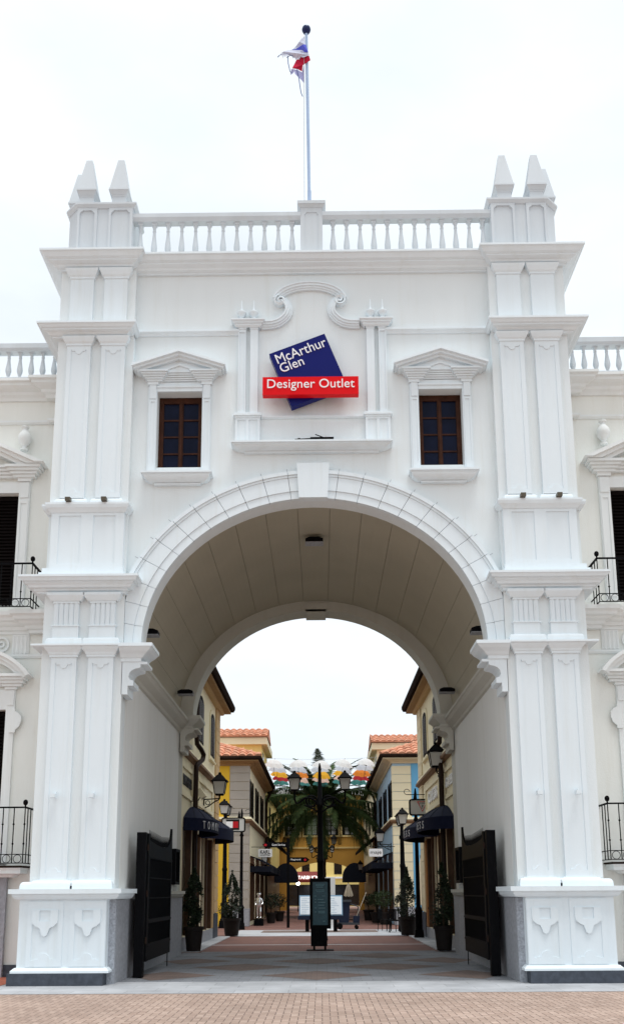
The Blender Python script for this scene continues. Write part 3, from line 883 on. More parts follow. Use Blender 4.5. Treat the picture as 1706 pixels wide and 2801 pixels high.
m = MB(); m.tube([(-.36,-.31,10.495),(-.05,-.31,10.51)], .012, 6); m.tube([(.05,-.31,10.60),(.22,-.31,10.53)], .010, 6); m.box(-.3,-.25,-.33,-.29,10.48,10.515); m.build('cable', M['black'], t)
def vault_lamp(cx, cy, cz, ax, label):
    t = thing('vault_lamp', label, 'lamp', (cx, cy, cz), 'black lamps in the passage vault')
    m = MB(); m.T = Matrix.Translation((cx, cy, cz)) @ Matrix.Rotation(ax, 4, 'Y')
    m.plate([(-.2,-.05),(.2,-.05),(.2,.03),(.1,.07),(-.1,.07),(-.2,.03)], [], -.13, .13); m.build('lamp_body', M['black'], t)
    m = MB(); m.T = Matrix.Translation((cx, cy, cz)) @ Matrix.Rotation(ax, 4, 'Y')
    m.box(-.205,.205,-.14,.14,-.062,-.051); m.build('lamp_rim', M['gray'], t)
    return t
vault_lamp(0, 2.6, 9.42, 0, 'black rectangular lamp under the crown of the vault')
for s in (-1, 1):
    nm = 'left' if s < 0 else 'right'
    vault_lamp(s*3.45, 1.25, 6.92, 0, 'black lamp low on the %s side of the vault near the front arch' % nm)
    vault_lamp(s*3.42, 6.6, 6.75, 0, 'black lamp low on the %s side of the vault near the rear arch' % nm)

# ------------------------------------------------------------------ store sign
SG = thing('store_sign', 'tilted navy square sign crossed by a red bar, mounted above the arch', 'sign', (-.1, -.1, 11.9))
A_ = Vector((-.882, 12.416)); B_ = Vector((.254, 12.865)); D_ = Vector((-.426, 11.23)); 
C_ = B_+(D_-A_)
m = MB(); m.plate([tuple(A_),tuple(B_),tuple(C_),tuple(D_)], [], -.27, -.10); m.build('navy_panel', M['signblue'], SG)
m = MB(); m.box(-1.005,.93,-.42,-.271,11.42,11.81); m.build('red_panel', M['signred'], SG)
m = MB(); m.box(-.5,.2,-.10,-.001,11.7,12.2); m.build('mounting', M['gray'], SG)
ang = math.atan2((B_-A_).y, (B_-A_).x)
d1 = (B_-A_).normalized(); d2 = Vector((d1.y, -d1.x))
P1 = A_+d1*.085+d2*.285
text_mb('McArthur', 1.085, .215, frontal(P1.x, -.272, P1.y, ang), .012, 0).build('lettering', M['white'], SG)
P1 = A_+d1*.085+d2*.50
text_mb('Glen', .50, .205, frontal(P1.x, -.272, P1.y, ang), .012, 0).build('lettering', M['white'], SG)
text_mb('Designer Outlet', 1.76, .255, frontal(-.91, -.422, 11.50, 0), .012, 0).build('lettering', M['white'], SG)

# ------------------------------------------------------------------ flagpole and flag
FP = thing('flagpole', 'tall pale blue flagpole with a navy disc finial on the roof pedestal', 'flagpole', (-.043, .2, 16.14))
m = MB(); m.tube([(-.043,.2,16.13),(-.06,.2,18),(-.09,.2,20.72)], [.034,.036,.033], 14); m.build('pole', M['pole'], FP, True)
m = MB(); m.tube([(-.043,.2,16.13),(-.044,.2,16.62)], .042, 14); m.build('sleeve', M['pole'], FP, True)
m = MB(); m.lathe([(.03,-.10),(.07,-.075),(.098,-.02),(.102,.01),(.09,.055),(.05,.08),(.001,.09)], -.09, .2, 20.83, 18); m.build('finial', M['poleball'], FP, True)
m = MB(); m.tube([(-.15,.13,16.14),(-.15,.13,18.3),(-.14,.14,20.6)], .005, 5); m.build('halyard', M['gray'], FP)
FL = thing('flag', 'tattered white, blue and red flag fluttering near the top of the flagpole', 'flag', (-.1, .2, 20))
def cloth(poly, name, m, yo, amp=.05, thick=.006):
    mb = MB(); tris = tessellate_polygon([[Vector((a, b, 0)) for a, b in poly]])
    f = lambda x, z: .16+yo+amp*math.sin(x*14+z*5)
    n = len(poly)
    mb.add([(x, f(x,z), z) for x, z in poly]+[(x, f(x,z)+thick, z) for x, z in poly], [tuple(t) for t in tris]+[tuple(i+n for i in t) for t in tris]+[(i,(i+1)%n,(i+1)%n+n,i+n) for i in range(n)])
    mb.build(name, m, FL)
cloth([(-.13,20.6),(-.18,20.53),(-.25,20.4),(-.34,20.325),(-.42,20.27),(-.51,20.2),(-.6,20.14),(-.68,20.12),(-.74,20.06),(-.69,20.1),(-.64,20.13),(-.645,20.08),(-.66,20.05),(-.625,20.09),(-.62,19.99),(-.59,20.07),(-.57,19.99),(-.55,20.06),(-.53,20.0),(-.50,20.07),(-.46,20.08),(-.42,20.09),(-.39,20.02),(-.36,20.07),(-.32,20.0),(-.29,20.05),(-.26,20.0),(-.22,20.05),(-.15,20.0),(-.03,20.06),(-.06,20.2),(-.10,20.34),(-.125,20.47)], 'white_cloth', M['flagw'], -.03)
cloth([(-.42,20.27),(-.33,20.262),(-.25,20.27),(-.17,20.30),(-.10,20.34),(-.05,20.12),(-.22,20.15),(-.36,20.21)], 'blue_stripe', M['flagb'], -.045)
cloth([(-.32,20.03),(-.22,20.06),(-.03,20.07),(.0,19.94),(-.08,19.9),(-.17,19.87),(-.19,19.73),(-.29,19.77),(-.41,19.72)], 'red_cloth', M['flagr'], .0)
cloth([(-.43,19.72),(-.29,19.76),(-.19,19.72),(-.15,19.88),(-.15,19.42),(-.20,19.49),(-.26,19.52),(-.35,19.6),(-.36,19.67),(-.40,19.60),(-.45,19.59)], 'lavender_cloth', M['flagl'], .02)
m = MB(); m.tube([(-.51,.13,20.06),(-.5,.12,19.86),(-.46,.12,19.65),(-.43,.12,19.6)], .010, 5); m.tube([(-.3,.15,19.73),(-.26,.14,19.46),(-.23,.13,19.2),(-.21,.13,19.07),(-.18,.13,18.99)], .010, 5)
m.tube([(-.74,.15,20.06),(-.69,.15,20.115),(-.62,.15,20.13)], .008, 5); m.tube([(-.53,.14,20.03),(-.46,.14,20.09),(-.40,.14,20.07)], .008, 5)
m.build('frayed_thread', M['flagd'], FL)

#PART2
# ================================================================== WINGS
def wing(s, label):
    W = thing('wing_building', label, 'building', (s*8, 1.5, 0))
    B = lambda: MB(1 if s < 0 else -1)
    Y = 1.5
    cx = -7.10; hw = .68
    b = B()
    b.plate([(-13,0),(-5.265,0),(-5.265,12.45),(-13,12.45)], [rect(cx-hw,cx+hw,7.62,10.17), rect(cx-hw,cx+hw,2.2,5.36)], Y, Y+.3)
    b.box(-13,-5.27,Y+.302,8,0,12.4)
    b.build('wall', M['wing'], W)
    b = B(); b.box(-13,-5.27,Y-.05,Y-.001,.004,.24); b.build('slate_base', M['slate'], W)
    # roof cornice with a break near the gatehouse
    b = B(); b.sweep([(-13,Y),(-5.85,Y),(-5.85,Y-.12),(-5.27,Y-.12)], [(-.1,12.36),(.05,12.36),(.08,12.42),(.14,12.46),(.16,12.52),(.26,12.56),(.32,12.60),(.32,12.66),(.38,12.68),(.38,12.74),(-.1,12.76)])
    b.build('roof_cornice', M['wingtrim'], W)
    b = B(); b.sweep([(-13,Y),(-5.80,Y),(-5.80,Y-.10),(-5.27,Y-.10)], [(-.05,11.80),(.03,11.80),(.06,11.84),(.06,11.88),(-.05,11.89)]); b.build('string_course', M['wingtrim'], W)
    b = B(); b.box(-13,-5.30,Y-.26,Y+.0,12.755,12.83); b.sweep([(-13,Y-.24),(-5.30,Y-.24)], [(-.2,13.47),(.02,13.47),(.06,13.52),(.06,13.63),(-.2,13.65)])
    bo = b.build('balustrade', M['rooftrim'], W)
    for i in range(14):
        add_baluster(bo, s*(5.52+i*.255), Y-.14, 12.83, .84)
    # upper window
    b = B()
    for x0, x1 in ((cx-hw-.24,cx-hw),(cx+hw,cx+hw+.24)):
        b.box(x0,x1,Y-.06,Y-.001,7.62,10.42); b.box(x0+.02,x1-.02,Y-.085,Y-.061,10.05,10.40); b.box(x0-.03,x1+.03,Y-.11,Y-.001,10.422,10.50)
        b.plate(rect(x0+.02,x1-.02,7.7,9.98), [rect(x0+.06,x1-.06,7.76,9.92)], Y-.08, Y-.061)
    b.box(cx-hw,cx+hw,Y-.05,Y-.001,10.17,10.42)
    for e, z0, z1 in ((.02,10.50,10.56),(.07,10.56,10.62),(.12,10.62,10.68),(.17,10.68,10.74)):
        for q in (-1, 1):
            xa = cx+q*(hw+.12)
            b.box(xa-.22-e,xa+.22+e,Y-.14-e,Y-.001,z0,z1-.002)
        b.box(cx-hw-.05,cx+hw+.05,Y-.08-e,Y-.001,z0+.01,z1+.004)
    G = 1.28
    for k, y in enumerate((.42,.34,.26)):
        d = .075*k
        o0 = [(cx-G+d*2.6,10.745),(cx,11.33-d),(cx+G-d*2.6,10.745)]
        i0 = [(cx-G+(d+.075)*2.6,10.745),(cx,11.33-d-.075),(cx+G-(d+.075)*2.6,10.745)]
        b.plate(o0+i0[::-1], [], Y-y, Y-.001)
    b.build('window_surround', M['wingtrim'], W)
    def shutters(z0, z1):
        q = B(); q.box(cx-hw+.001,cx+hw-.001,Y+.20,Y+.22,z0,z1)
        for x0, x1 in ((cx-hw,cx),(cx,cx+hw)):
            q.plate(rect(x0+.003,x1-.003,z0+.003,z1-.003), [rect(x0+.08,x1-.08,z0+.1,z1-.1)], Y+.12, Y+.17)
            n = int((z1-z0-.2)/.075)
            for i in range(n):
                z = z0+.1+(i+.5)*(z1-z0-.2)/n
                q.add([(x0+.081,Y+.125,z-.02),(x1-.081,Y+.125,z-.02),(x1-.081,Y+.165,z+.03),(x0+.081,Y+.165,z+.03),(x0+.081,Y+.135,z-.028),(x1-.081,Y+.135,z-.028),(x1-.081,Y+.175,z+.022),(x0+.081,Y+.175,z+.022)], [(0,1,2,3),(4,5,6,7),(0,1,5,4),(2,3,7,6)])
        q.build('shutter', M['shutter'], W)
    shutters(7.63, 10.16); shutters(2.21, 5.35)
    for ux in (-6.33,-7.87):
        q = B(); q.lathe([(.06,0),(.085,.015),(.085,.045),(.05,.06),(.045,.10),(.075,.14),(.13,.22),(.145,.30),(.13,.38),(.08,.45),(.05,.49),(.05,.53),(.085,.55),(.085,.575),(.001,.58)], ux, Y-.16, 11.10 if True else 0, 18)
        q.build('urn', M['wingtrim'], W, True)
    def railing(z0, z1, x1, yf):
        q = B(); n = 13
        xs = [x1-i*.215 for i in range(n)]
        for i, x in enumerate(xs):
            q.tube([(x,yf,z0),(x,yf,z1)], .011, 6)
            for zz in (z0+.35*(z1-z0), z0+.70*(z1-z0)): q.ball((x,yf,zz), .022, 6)
        for yy in (yf+.19, yf+.38):
            q.tube([(x1,yy,z0),(x1,yy,z1)], .011, 6)
        q.box(xs[-1],x1+.02,yf-.02,yf+.02,z1-.01,z1+.02); q.box(x1-.02,x1+.02,yf,Y,z1-.01,z1+.02)
        for zz in (z0, z0+.17):
            q.box(xs[-1],x1+.012,yf-.012,yf+.012,zz,zz+.015); q.box(x1-.012,x1+.012,yf,Y,zz,zz+.015)
        for i in range(n-1):
            cxx = (xs[i]+xs[i+1])/2
            q.tube([(cxx+.078*math.cos(a),yf,z0+.09+.078*math.sin(a)) for a in [2*PI*k/14 for k in range(15)]], .007, 5)
        ro = q.build('balcony_railing', M['black'], W)
        q = B(); q.ball((x1,yf,z1+.10), .05, 10, .06); q.tube([(x1,yf,z1),(x1,yf,z1+.06)], .016, 6); q.build('knob', M['black'], ro)
    railing(7.42, 8.36, -5.87, .92)
    railing(2.19, 3.28, -5.74, .92)
    # belt between the storeys
    b = B()
    b.sweep([(-13,Y),(-5.98,Y),(-5.98,Y-.12),(-5.27,Y-.12)], [(-.1,6.98),(.03,6.98),(.03,7.05),(.08,7.06),(.10,7.12),(.18,7.16),(.20,7.20),(.28,7.22),(.30,7.28),(.36,7.32),(.36,7.40),(-.1,7.41)])
    b.sweep([(-13,Y),(-5.27,Y)], [(-.05,6.46),(.035,6.46),(.06,6.50),(.06,6.54),(-.05,6.55)])
    b.box(-6.38,-6.02,Y-.03,Y-.001,6.55,6.975)
    for i in range(4): b.plate([(-6.37+i*.088,Y-.03),(-6.37+i*.088+.03,Y-.055),(-6.37+i*.088+.07,Y-.03)], [], 6.56, 6.94, 'XY')
    b.build('belt_cornice', M['wingtrim'], W)
    q = B()
    for rr, rr2, t in ((.165,.125,.05),(.07,.035,.05)):
        q.plate([(-6.60+rr*math.cos(a),6.76+rr*math.sin(a)) for a in [2*PI*i/24 for i in range(24)]], [[(-6.60+rr2*math.cos(a),6.76+rr2*math.sin(a)) for a in [2*PI*i/24 for i in range(24)]]], Y-t, Y-.001)
    q.build('rosette', M['wingtrim'], W)
    # lower window with curved pediment and scroll ears
    b = B()
    G = 1.2; cz = 5.55
    for k, y in enumerate((.36,.29,.22)):
        r0 = 1.36-.085*k; r1 = r0-.085
        a0 = math.acos(min(1, (G-.02*k)/1.36)) if False else R(27)
        b.plate(arc(cx, cz, r0, r0*.80, a0, PI-a0, 24)+arc(cx, cz, r1, r1*.80, PI-a0, a0, 24), [], Y-y, Y-.001)
    for e, z0, z1 in ((.0,5.84,5.90),(.05,5.90,5.96),(.10,5.96,6.02),(.16,6.02,6.08)):
        for q in (-1, 1):
            xa = cx+q*(hw+.12); b.box(xa-.20-e,xa+.20+e,Y-.14-e,Y-.001,z0,z1-.002)
        b.box(cx-hw,cx+hw,Y-.08-e,Y-.001,z0+.01,z1+.004)
    for x0, x1 in ((cx-hw-.18,cx-hw),(cx+hw,cx+hw+.18)):
        b.box(x0,x1,Y-.06,Y-.001,2.2,5.80); b.box(x0-.03,x1+.03,Y-.10,Y-.001,5.78,5.839); b.box(x0+.03,x1-.02,Y-.08,Y-.061,5.45,5.76)
    b.box(cx-hw,cx+hw,Y-.05,Y-.001,5.36,5.78)
    ear = [(cx+hw+.10,5.38),(cx+hw+.20,5.38),(cx+hw+.20,5.32),(cx+hw+.26,5.30),(cx+hw+.33,5.22),(cx+hw+.34,5.12),(cx+hw+.30,5.0),(cx+hw+.22,4.93),(cx+hw+.22,4.87),(cx+hw+.10,4.87)]
    b.plate(ear, [], Y-.09, Y-.061); b.plate([(2*cx-x, z) for x, z in ear], [], Y-.09, Y-.061)
    b.build('window_surround', M['wingtrim'], W)
    b = B(); b.sweep([(-13,Y-.001),(-13,.98),(-5.80,.98),(-5.80,Y-.001)], [(-.3,1.93),(-.22,1.93),(-.18,1.97),(-.10,2.0),(-.08,2.05),(0,2.07),(.02,2.11),(-.3,2.115)]); b.box(-13,-5.80,1.0,Y-.001,2.0,2.10)
    b.build('balcony_slab', M['wingtrim'], W)
    b = B(); b.box(-13,-5.75,.93,Y-.001,2.118,2.15); b.build('balcony_edge', M['gutter'], W)
    b = B(); b.box(-6.75,-6.17,Y-.14,Y-.051,.004,1.93); b.build('stone_jamb', M['gray'], W)
    return W
wing(-1, 'cream wing building with balconies, attached to the left side of the gatehouse')
wing(1, 'cream wing building with balconies, attached to the right side of the gatehouse')

# ------------------------------------------------------------------ gates in the passage
def gate(s, label):
    t = thing('gate_leaf', label, 'gate', (s*3.36, 1.2, 0), 'black gates folded open in the passage')
    B = lambda: MB(1 if s < 0 else -1)
    b = B(); b.box(-3.535,-3.355,1.05,1.23,.02,2.79); b.build('gate_post', M['gate'], t)
    b = B(); X0, X1 = -3.385, -3.345
    top = [(4.42,3.06),(4.32,3.06),(4.28,2.93),(4.16,2.78),(4.0,2.68),(3.8,2.62),(3.5,2.59),(3.0,2.58),(2.3,2.60),(1.7,2.64),(1.42,2.68)]
    b.plate([(1.42,.30),(4.42,.30)]+top, [rect(1.52,4.32,.62,1.02), rect(1.52,4.32,1.10,2.30)], X0, X1, 'YZ')
    b.box(X0-.015,X1+.015,1.265,1.419,.30,2.78)
    for zz in (1.5, 1.9): b.box(X0+.001,X1-.001,1.53,4.31,zz,zz+.02)
    b.box(X0-.012,X1+.014,1.45,4.40,2.30,2.345); b.box(X0-.012,X1+.014,1.45,4.40,1.03,1.07); b.box(X0-.012,X1+.014,1.45,4.40,.56,.60)
    lf = b.build('leaf_frame', M['gate'], t)
    b = B(); b.box(X0+.012,X1-.012,1.50,4.33,.60,2.32)
    for i in range(22): b.tube([(X1-.010,1.58+i*.127,.63),(X1-.010,1.58+i*.127,2.29)], .010, 5)
    b.build('leaf_panel', M['gate'], t)
    for i in range(20):
        y = 1.50+i*.138
        z = 2.61+.05*abs(i-11)/10
        q = B(); q.taper((X0+X1)/2, y, z-.03, z+.20, .014, .014, .003, .003); q.build('spike', M['gate'], lf)
    b = B(); b.tube([(-3.36,4.15,.31),(-3.36,4.15,.012)], .012, 6); b.build('drop_bolt', M['gate'], t)
    for zz in (.7, 1.6, 2.5):
        b = B(); b.tube([(-3.34,1.247,zz-.06),(-3.34,1.247,zz+.06)], .022, 8); b.build('hinge', M['darkbrown'], t)
gate(-1, 'black metal gate leaf with spiked dipped top, folded open against the left passage wall')
gate(1, 'black metal gate leaf with spiked dipped top, folded open against the right passage wall')
for s in (-1, 1):
    B = lambda: MB(1 if s < 0 else -1)
    t = thing('notice_board', 'dark framed notice board on the %s passage wall behind the gate' % ('left' if s < 0 else 'right'), 'notice board', (s*3.7, 7.1, 1.7))
    b = B(); b.plate(rect(6.75,7.5,1.82,2.72), [rect(6.82,7.43,1.89,2.65)], -3.724, -3.60, 'YZ'); b.build('frame', M['black'], t)
    b = B(); b.box(-3.70,-3.66,6.82,7.43,1.89,2.65); b.build('panel', M['shopglass'], t)
    b = B(); b.box(-3.724,-3.62,7.15,7.28,1.62,1.80); b.build('card_box', M['signface'], t)

# ================================================================== STREET BUILDINGS
def tile_slope(mb, x0, x1, ya, za, yb, zb, hip0=0, hip1=0, per=.40, row=.45):
    """barrel tiles on a slope facing -Y, from eave (ya,za) up to (yb,zb); hip0/hip1 pull the ends in towards the ridge"""
    L = math.hypot(yb-ya, zb-za); n = max(2, int(L/row)); ns = 10
    u = Vector((0, (yb-ya)/L, (zb-za)/L)); nn = Vector((0, -u.z, u.y))
    for r in range(n):
        f0, f1 = r/n, min(1, (r+1.12)/n)
        xa, xb = x0+hip0*f0, x1-hip1*f0
        m = int((xb-xa)/per*ns)
        if m < 2: continue
        vs = []
        for i in range(m+1):
            x = xa+(xb-xa)*i/m
            h = .11*abs(math.sin(PI*(x+ (.0))/per))**.8
            for f, lift in ((f0,.05),(f1,.0)):
                p = Vector((x, ya, za))+u*(L*f)+nn*(h+lift+.02)
                vs.append(p)
            p = Vector((x, ya, za))+u*(L*f0)+nn*(lift*0+.0)
            vs.append(p)
        fs = []
        for i in range(m):
            k = 3*i
            fs += [(k,k+3,k+4,k+1),(k,k+2,k+5,k+3)]
        mb.add(vs, fs)
def arch_rect(a0, a1, z0, z1, rise=.25, n=8):
    c = (a0+a1)/2; h = (a1-a0)/2
    return [(a0,z0),(a1,z0)]+arc(c, z1-rise, h, rise, 0, PI, n)
def lantern(mb_f, mb_g, x, y, z, w=.25, h=.72):
    """hexagon-free square street lantern: frame into mb_f, frosted panes into mb_g; z is the underside"""
    k = h/.72
    mb_f.taper(x, y, z, z+.05*k, .11*w/.25, .11*w/.25, .13*w/.25, .13*w/.25)
    a0, a1 = .14*w/.25, .20*w/.25
    mb_g.taper(x, y, z+.05*k, z+.42*k, a0-.012, a0-.012, a1-.012, a1-.012)
    for sx in (-1, 1):
        for sy in (-1, 1):
            mb_f.tube([(x+sx*a0, y+sy*a0, z+.05*k),(x+sx*a1, y+sy*a1, z+.43*k)], .014, 5)
    mb_f.taper(x, y, z+.425*k, z+.455*k, a1+.055, a1+.055, a1+.055, a1+.055)
    mb_f.taper(x, y, z+.455*k, z+.60*k, a1+.03, a1+.03, .11*w/.25, .11*w/.25)
    mb_f.taper(x, y, z+.60*k, z+.645*k, .10*w/.25, .10*w/.25, .065*w/.25, .065*w/.25)
    mb_f.ball((x, y, z+.675*k), .05*w/.25, 8)

def shop_near(s, label, X, Yend, wall, letters):
    T = thing('shop_building', label, 'building', (s*6, 13, 0))
    B = lambda: MB(1 if s < 0 else -1)
    wins = [(12.1,13.35),(15.45,16.65)]
    b = B()
    shop = [rect(9.3,11.0,.40,3.45), rect(11.4,13.2,.40,3.45), rect(13.7,16.6,.40,3.45)]
    b.plate([(8.47,0),(Yend,0),(Yend,8.5),(8.47,8.5)], [arch_rect(a, c, 6.35, 7.9) for a, c in wins]+shop, -X, -X-.25 if False else -X-.25, 'YZ')
    b.box(-9,-X-.252,8.47,Yend-.001,0,8.49)
    b.build('wall', wall, T)
    b = B()
    for i in range(17):
        z = .9+i*.447
        if z+.42 < 8.5: b.box(-X-.15,-X+.05,Yend-1.25,Yend+.04,z+.012,z+.435)
    b.build('quoins', M['tan'] if s < 0 else M['cream'], T)
    b = B(); b.box(-X-.2,-X+.06,Yend-1.3,Yend+.05,.03,.88); b.build('stone_base', M['slate'], T)
    b = B(); b.box(-X,-X+.03,8.5,Yend-1.3,.03,.38); b.build('shopfront_plinth', M['gray'], T)
    for a, c in wins:
        q = B(); q.plate(arch_rect(a-.12,c+.12,6.22,8.05,.3), [arch_rect(a+.002,c-.002,6.352,7.898)], -X+.04, -X+.001, 'YZ'); q.box(-X+.001,-X+.10,a-.16,c+.16,6.17,6.219)
        wo = q.build('window_frame', M['cream2'], T)
        q = B(); q.plate(arch_rect(a+.003,c-.003,6.353,7.897), [], -X-.02, -X+.05, 'YZ')
        q.build('shutter', M['shutter'], wo)
        q = B(); m_ = (a+c)/2
        q.box(-X+.051,-X+.075,m_-.03,m_+.03,6.36,7.85)
        for i in range(24): q.box(-X+.051,-X+.062,a+.08,c-.08,6.42+i*.055,6.445+i*.055)
        q.build('louvre', M['darkbrown'], wo)
    b = B(); b.sweep([(-X,Yend+.05),(-X,8.48)][::1] if False else [(-X,8.48),(-X,Yend+.04)], [(-.05,5.45),(.05,5.45),(.10,5.50),(.16,5.52),(.16,5.60),(-.05,5.62)]); b.build('string_course', M['brown'], T)
    b = B(); b.sweep([(-X,8.48),(-X,Yend)], [(-.05,5.63),(.12,5.63),(.10,5.72),(-.05,5.75)]); b.build('string_ledge', M['cream2'], T)
    for a, c in ((8.6,11.0),(12.3,16.4)):
        b = B(); b.plate(rect(a,c,4.30,5.22), [rect(a+.12,c-.12,4.42,5.10)], -X+.05, -X+.001, 'YZ'); b.build('fascia_panel', M['cream2'], T)
    # eave, soffit and gutter
    b = B(); b.plate([(-X-.02,8.42),(-X+.42,8.42),(-X+.42,8.54),(-X-.02,8.54)], [], 8.48, Yend+.45, 'XZ'); b.build('eave_soffit', M['soffit'], T)
    b = B(); b.plate([(-X-.02,8.34),(-X+.14,8.34),(-X+.20,8.419),(-X-.02,8.419)], [], 8.48, Yend+.3, 'XZ'); b.build('eave_moulding', M['tan'], T)
    b = B(); b.plate([(-X+.40,8.50),(-X+.52,8.50),(-X+.58,8.60),(-X+.58,8.70),(-X+.40,8.76)], [], 8.48, Yend+.5, 'XZ')
    b.add([(-X+.5,8.48,8.72),(-X+.5,Yend+.48,8.72),(-9,Yend-.5,10.4),(-9,8.48,10.4)], [(0,1,2,3)])
    b.build('gutter', M['gutter'], T)
    # drainpipe with swan neck
    dpy = 10.85
    b = B(); b.tube([(-X+.14,dpy,7.7),(-X+.14,dpy,6.25),(-X+.15,dpy+.05,6.05),(-X+.24,dpy+.35,5.92),(-X+.30,dpy+.5,5.78),(-X+.28,dpy+.45,5.62),(-X+.20,dpy+.18,5.48),(-X+.14,dpy+.02,5.35),(-X+.14,dpy,5.1),(-X+.14,dpy,.4)], .075, 10)
    b.build('drainpipe', M['darkbrown'], T, True)
    # shop windows and wood panels under the awnings
    for a, c in ((9.3,11.0),(11.4,13.2),(13.7,16.6)): MB(1 if s < 0 else -1).box(-X-.2,-X-.18,a,c,.40,3.45).build('shop_window', M['shopglass'], T)
    for a in (9.3,10.9,11.42,13.1,13.72,15.1,16.45): MB(1 if s < 0 else -1).box(-X-.15,-X+.02,a,a+.12,.40,3.44).build('shopfront_post', M['woodpanel'], T)
    for a in (12.25,14.4): MB(1 if s < 0 else -1).box(-X-.14,-X+.01,a,a+.06,.40,3.44).build('mullion', M['cream2'], T)
    b = B(); b.box(-X-.05,-X+.035,16.72,17.2,.40,3.4); b.build('side_door', M['orangewood'] if s > 0 else M['tan'], T)
    if letters:
        F = facing_right if s < 0 else facing_left
        q = text_mb(letters, 1.9, .30, F(s*(X-.012), 8.85 if s < 0 else 10.75, 4.62), .03, .015); q.build('lettering', M['black_letter'] if s < 0 else M['white'], T)
        if s > 0:
            q = text_mb(letters, 2.6, .40, F(s*(X-.012), 15.6, 4.58), .03, .015); q.build('lettering', M['white'], T)
    return T
shop_near(-1, 'cream shop building with arched shutters, behind the left side of the arch', 3.80, 18.45, M['cream2'], 'TOMMY HILFIGER')
shop_near(1, 'cream shop building with arched shutters, behind the right side of the arch', 3.86, 18.6, M['cream2'], 'GUESS')

def awning(s, yc, a, X, b_, label, word, z0=3.34, z1=3.70, z2=4.14):
    t = thing('dome_awning', label, 'awning', (s*X, yc, z0), 'navy dome awnings over the shop fronts')
    B = lambda: MB(1 if s < 0 else -1)
    n = 28; m = 8
    pt = lambda f, k: (-X+b_*k*math.sin(f), yc-a*k*math.cos(f))
    q = B(); vs = []
    dome = lambda k: (1-k*.97, 1-(1-k)**1.5)        # nearly straight rise that rounds off at the wall
    for j in range(m+1):
        kk, hh = dome(j/m)
        for i in range(n+1):
            x, y = pt(PI*i/n, kk); vs.append((x, y, z1+(z2-z1)*hh))
    k = len(vs)
    for j in range(m+1):
        kk, hh = dome(j/m)
        for i in range(n+1):
            x, y = pt(PI*i/n, kk*.985); vs.append((x, y, z1-.02+(z2-z1)*hh))
    w_ = n+1; fs = []
    for o in (0, k):
        for j in range(m):
            for i in range(n): fs.append((o+j*w_+i, o+j*w_+i+1, o+(j+1)*w_+i+1, o+(j+1)*w_+i))
    q.add(vs, fs); c = q.build('canopy', M['awning'], t, True)
    q = B(); vs = []
    for i in range(n+1):
        for kk, z in ((1.0,z1),(1.004,z0),(.985,z0),(.985,z1)):
            x, y = pt(PI*i/n, kk); vs.append((x, y, z))
    fs = []
    for i in range(n):
        for j in range(4): fs.append((4*i+j, 4*i+(j+1)%4, 4*i+4+(j+1)%4, 4*i+4+j))
    q.add(vs, fs); q.build('valance', M['awning'], t)
    q = B()
    for i in range(1, 8):
        f = PI*i/8
        q.tube([(*pt(f, dome(j/8)[0]), z1+(z2-z1)*dome(j/8)[1]+.006) for j in range(9)], .008, 4)
    q.build('seam', M['awning2'], t)
    # letters one by one round the valance
    if word:
        L = MB()
        step = .215 if len(word) > 5 else .225
        st = PI/2-.15-step*(len(word)-1) if s < 0 else PI/2+.28-step*(len(word)-1)
        for i, ch in enumerate(word):
            f = (PI*.235+i*.20) if s < 0 else (PI*.51-(len(word)-1-i)*0 -0)
            if s > 0: f = R(64)+(len(word)-1-i)*R(10)
            x, y = pt(f, 1.006)
            e = .001
            x2, y2 = pt(f+e, 1.006)
            tx, ty = x2-x, y2-y
            if s > 0: x, tx = -x, -tx
            ang = math.atan2(ty, tx)
            if s > 0: ang += PI
            Tm = Matrix.Translation((x, y, z0+.07)) @ Matrix.Rotation(ang, 4, 'Z') @ Matrix.Rotation(R(90), 4, 'X')
            wd = {'I': .03, 'M': .16, 'O': .16}.get(ch, .125)
            q = text_mb(ch, wd, .22, Tm @ Matrix.Translation((-wd/2, 0, 0)), .004, .0)
            L.add(q.v, q.f)
        L.build('lettering', M['letter'], t)
awning(-1, 11.0, 1.75, 3.78, .79, 'navy dome awning with pale capitals across its front, nearest the arch on the left', 'TOMMY')
awning(-1, 15.3, 2.0, 3.78, .86, 'plain navy dome awning behind the lettered one on the left', '')
awning(1, 11.0, 1.75, 3.84, .86, 'navy dome awning ending in pale letters, nearest the arch on the right', 'GUESS')
awning(1, 15.3, 2.0, 3.84, .90, 'navy dome awning ending in pale letters, second from the arch on the right', 'GUESS')

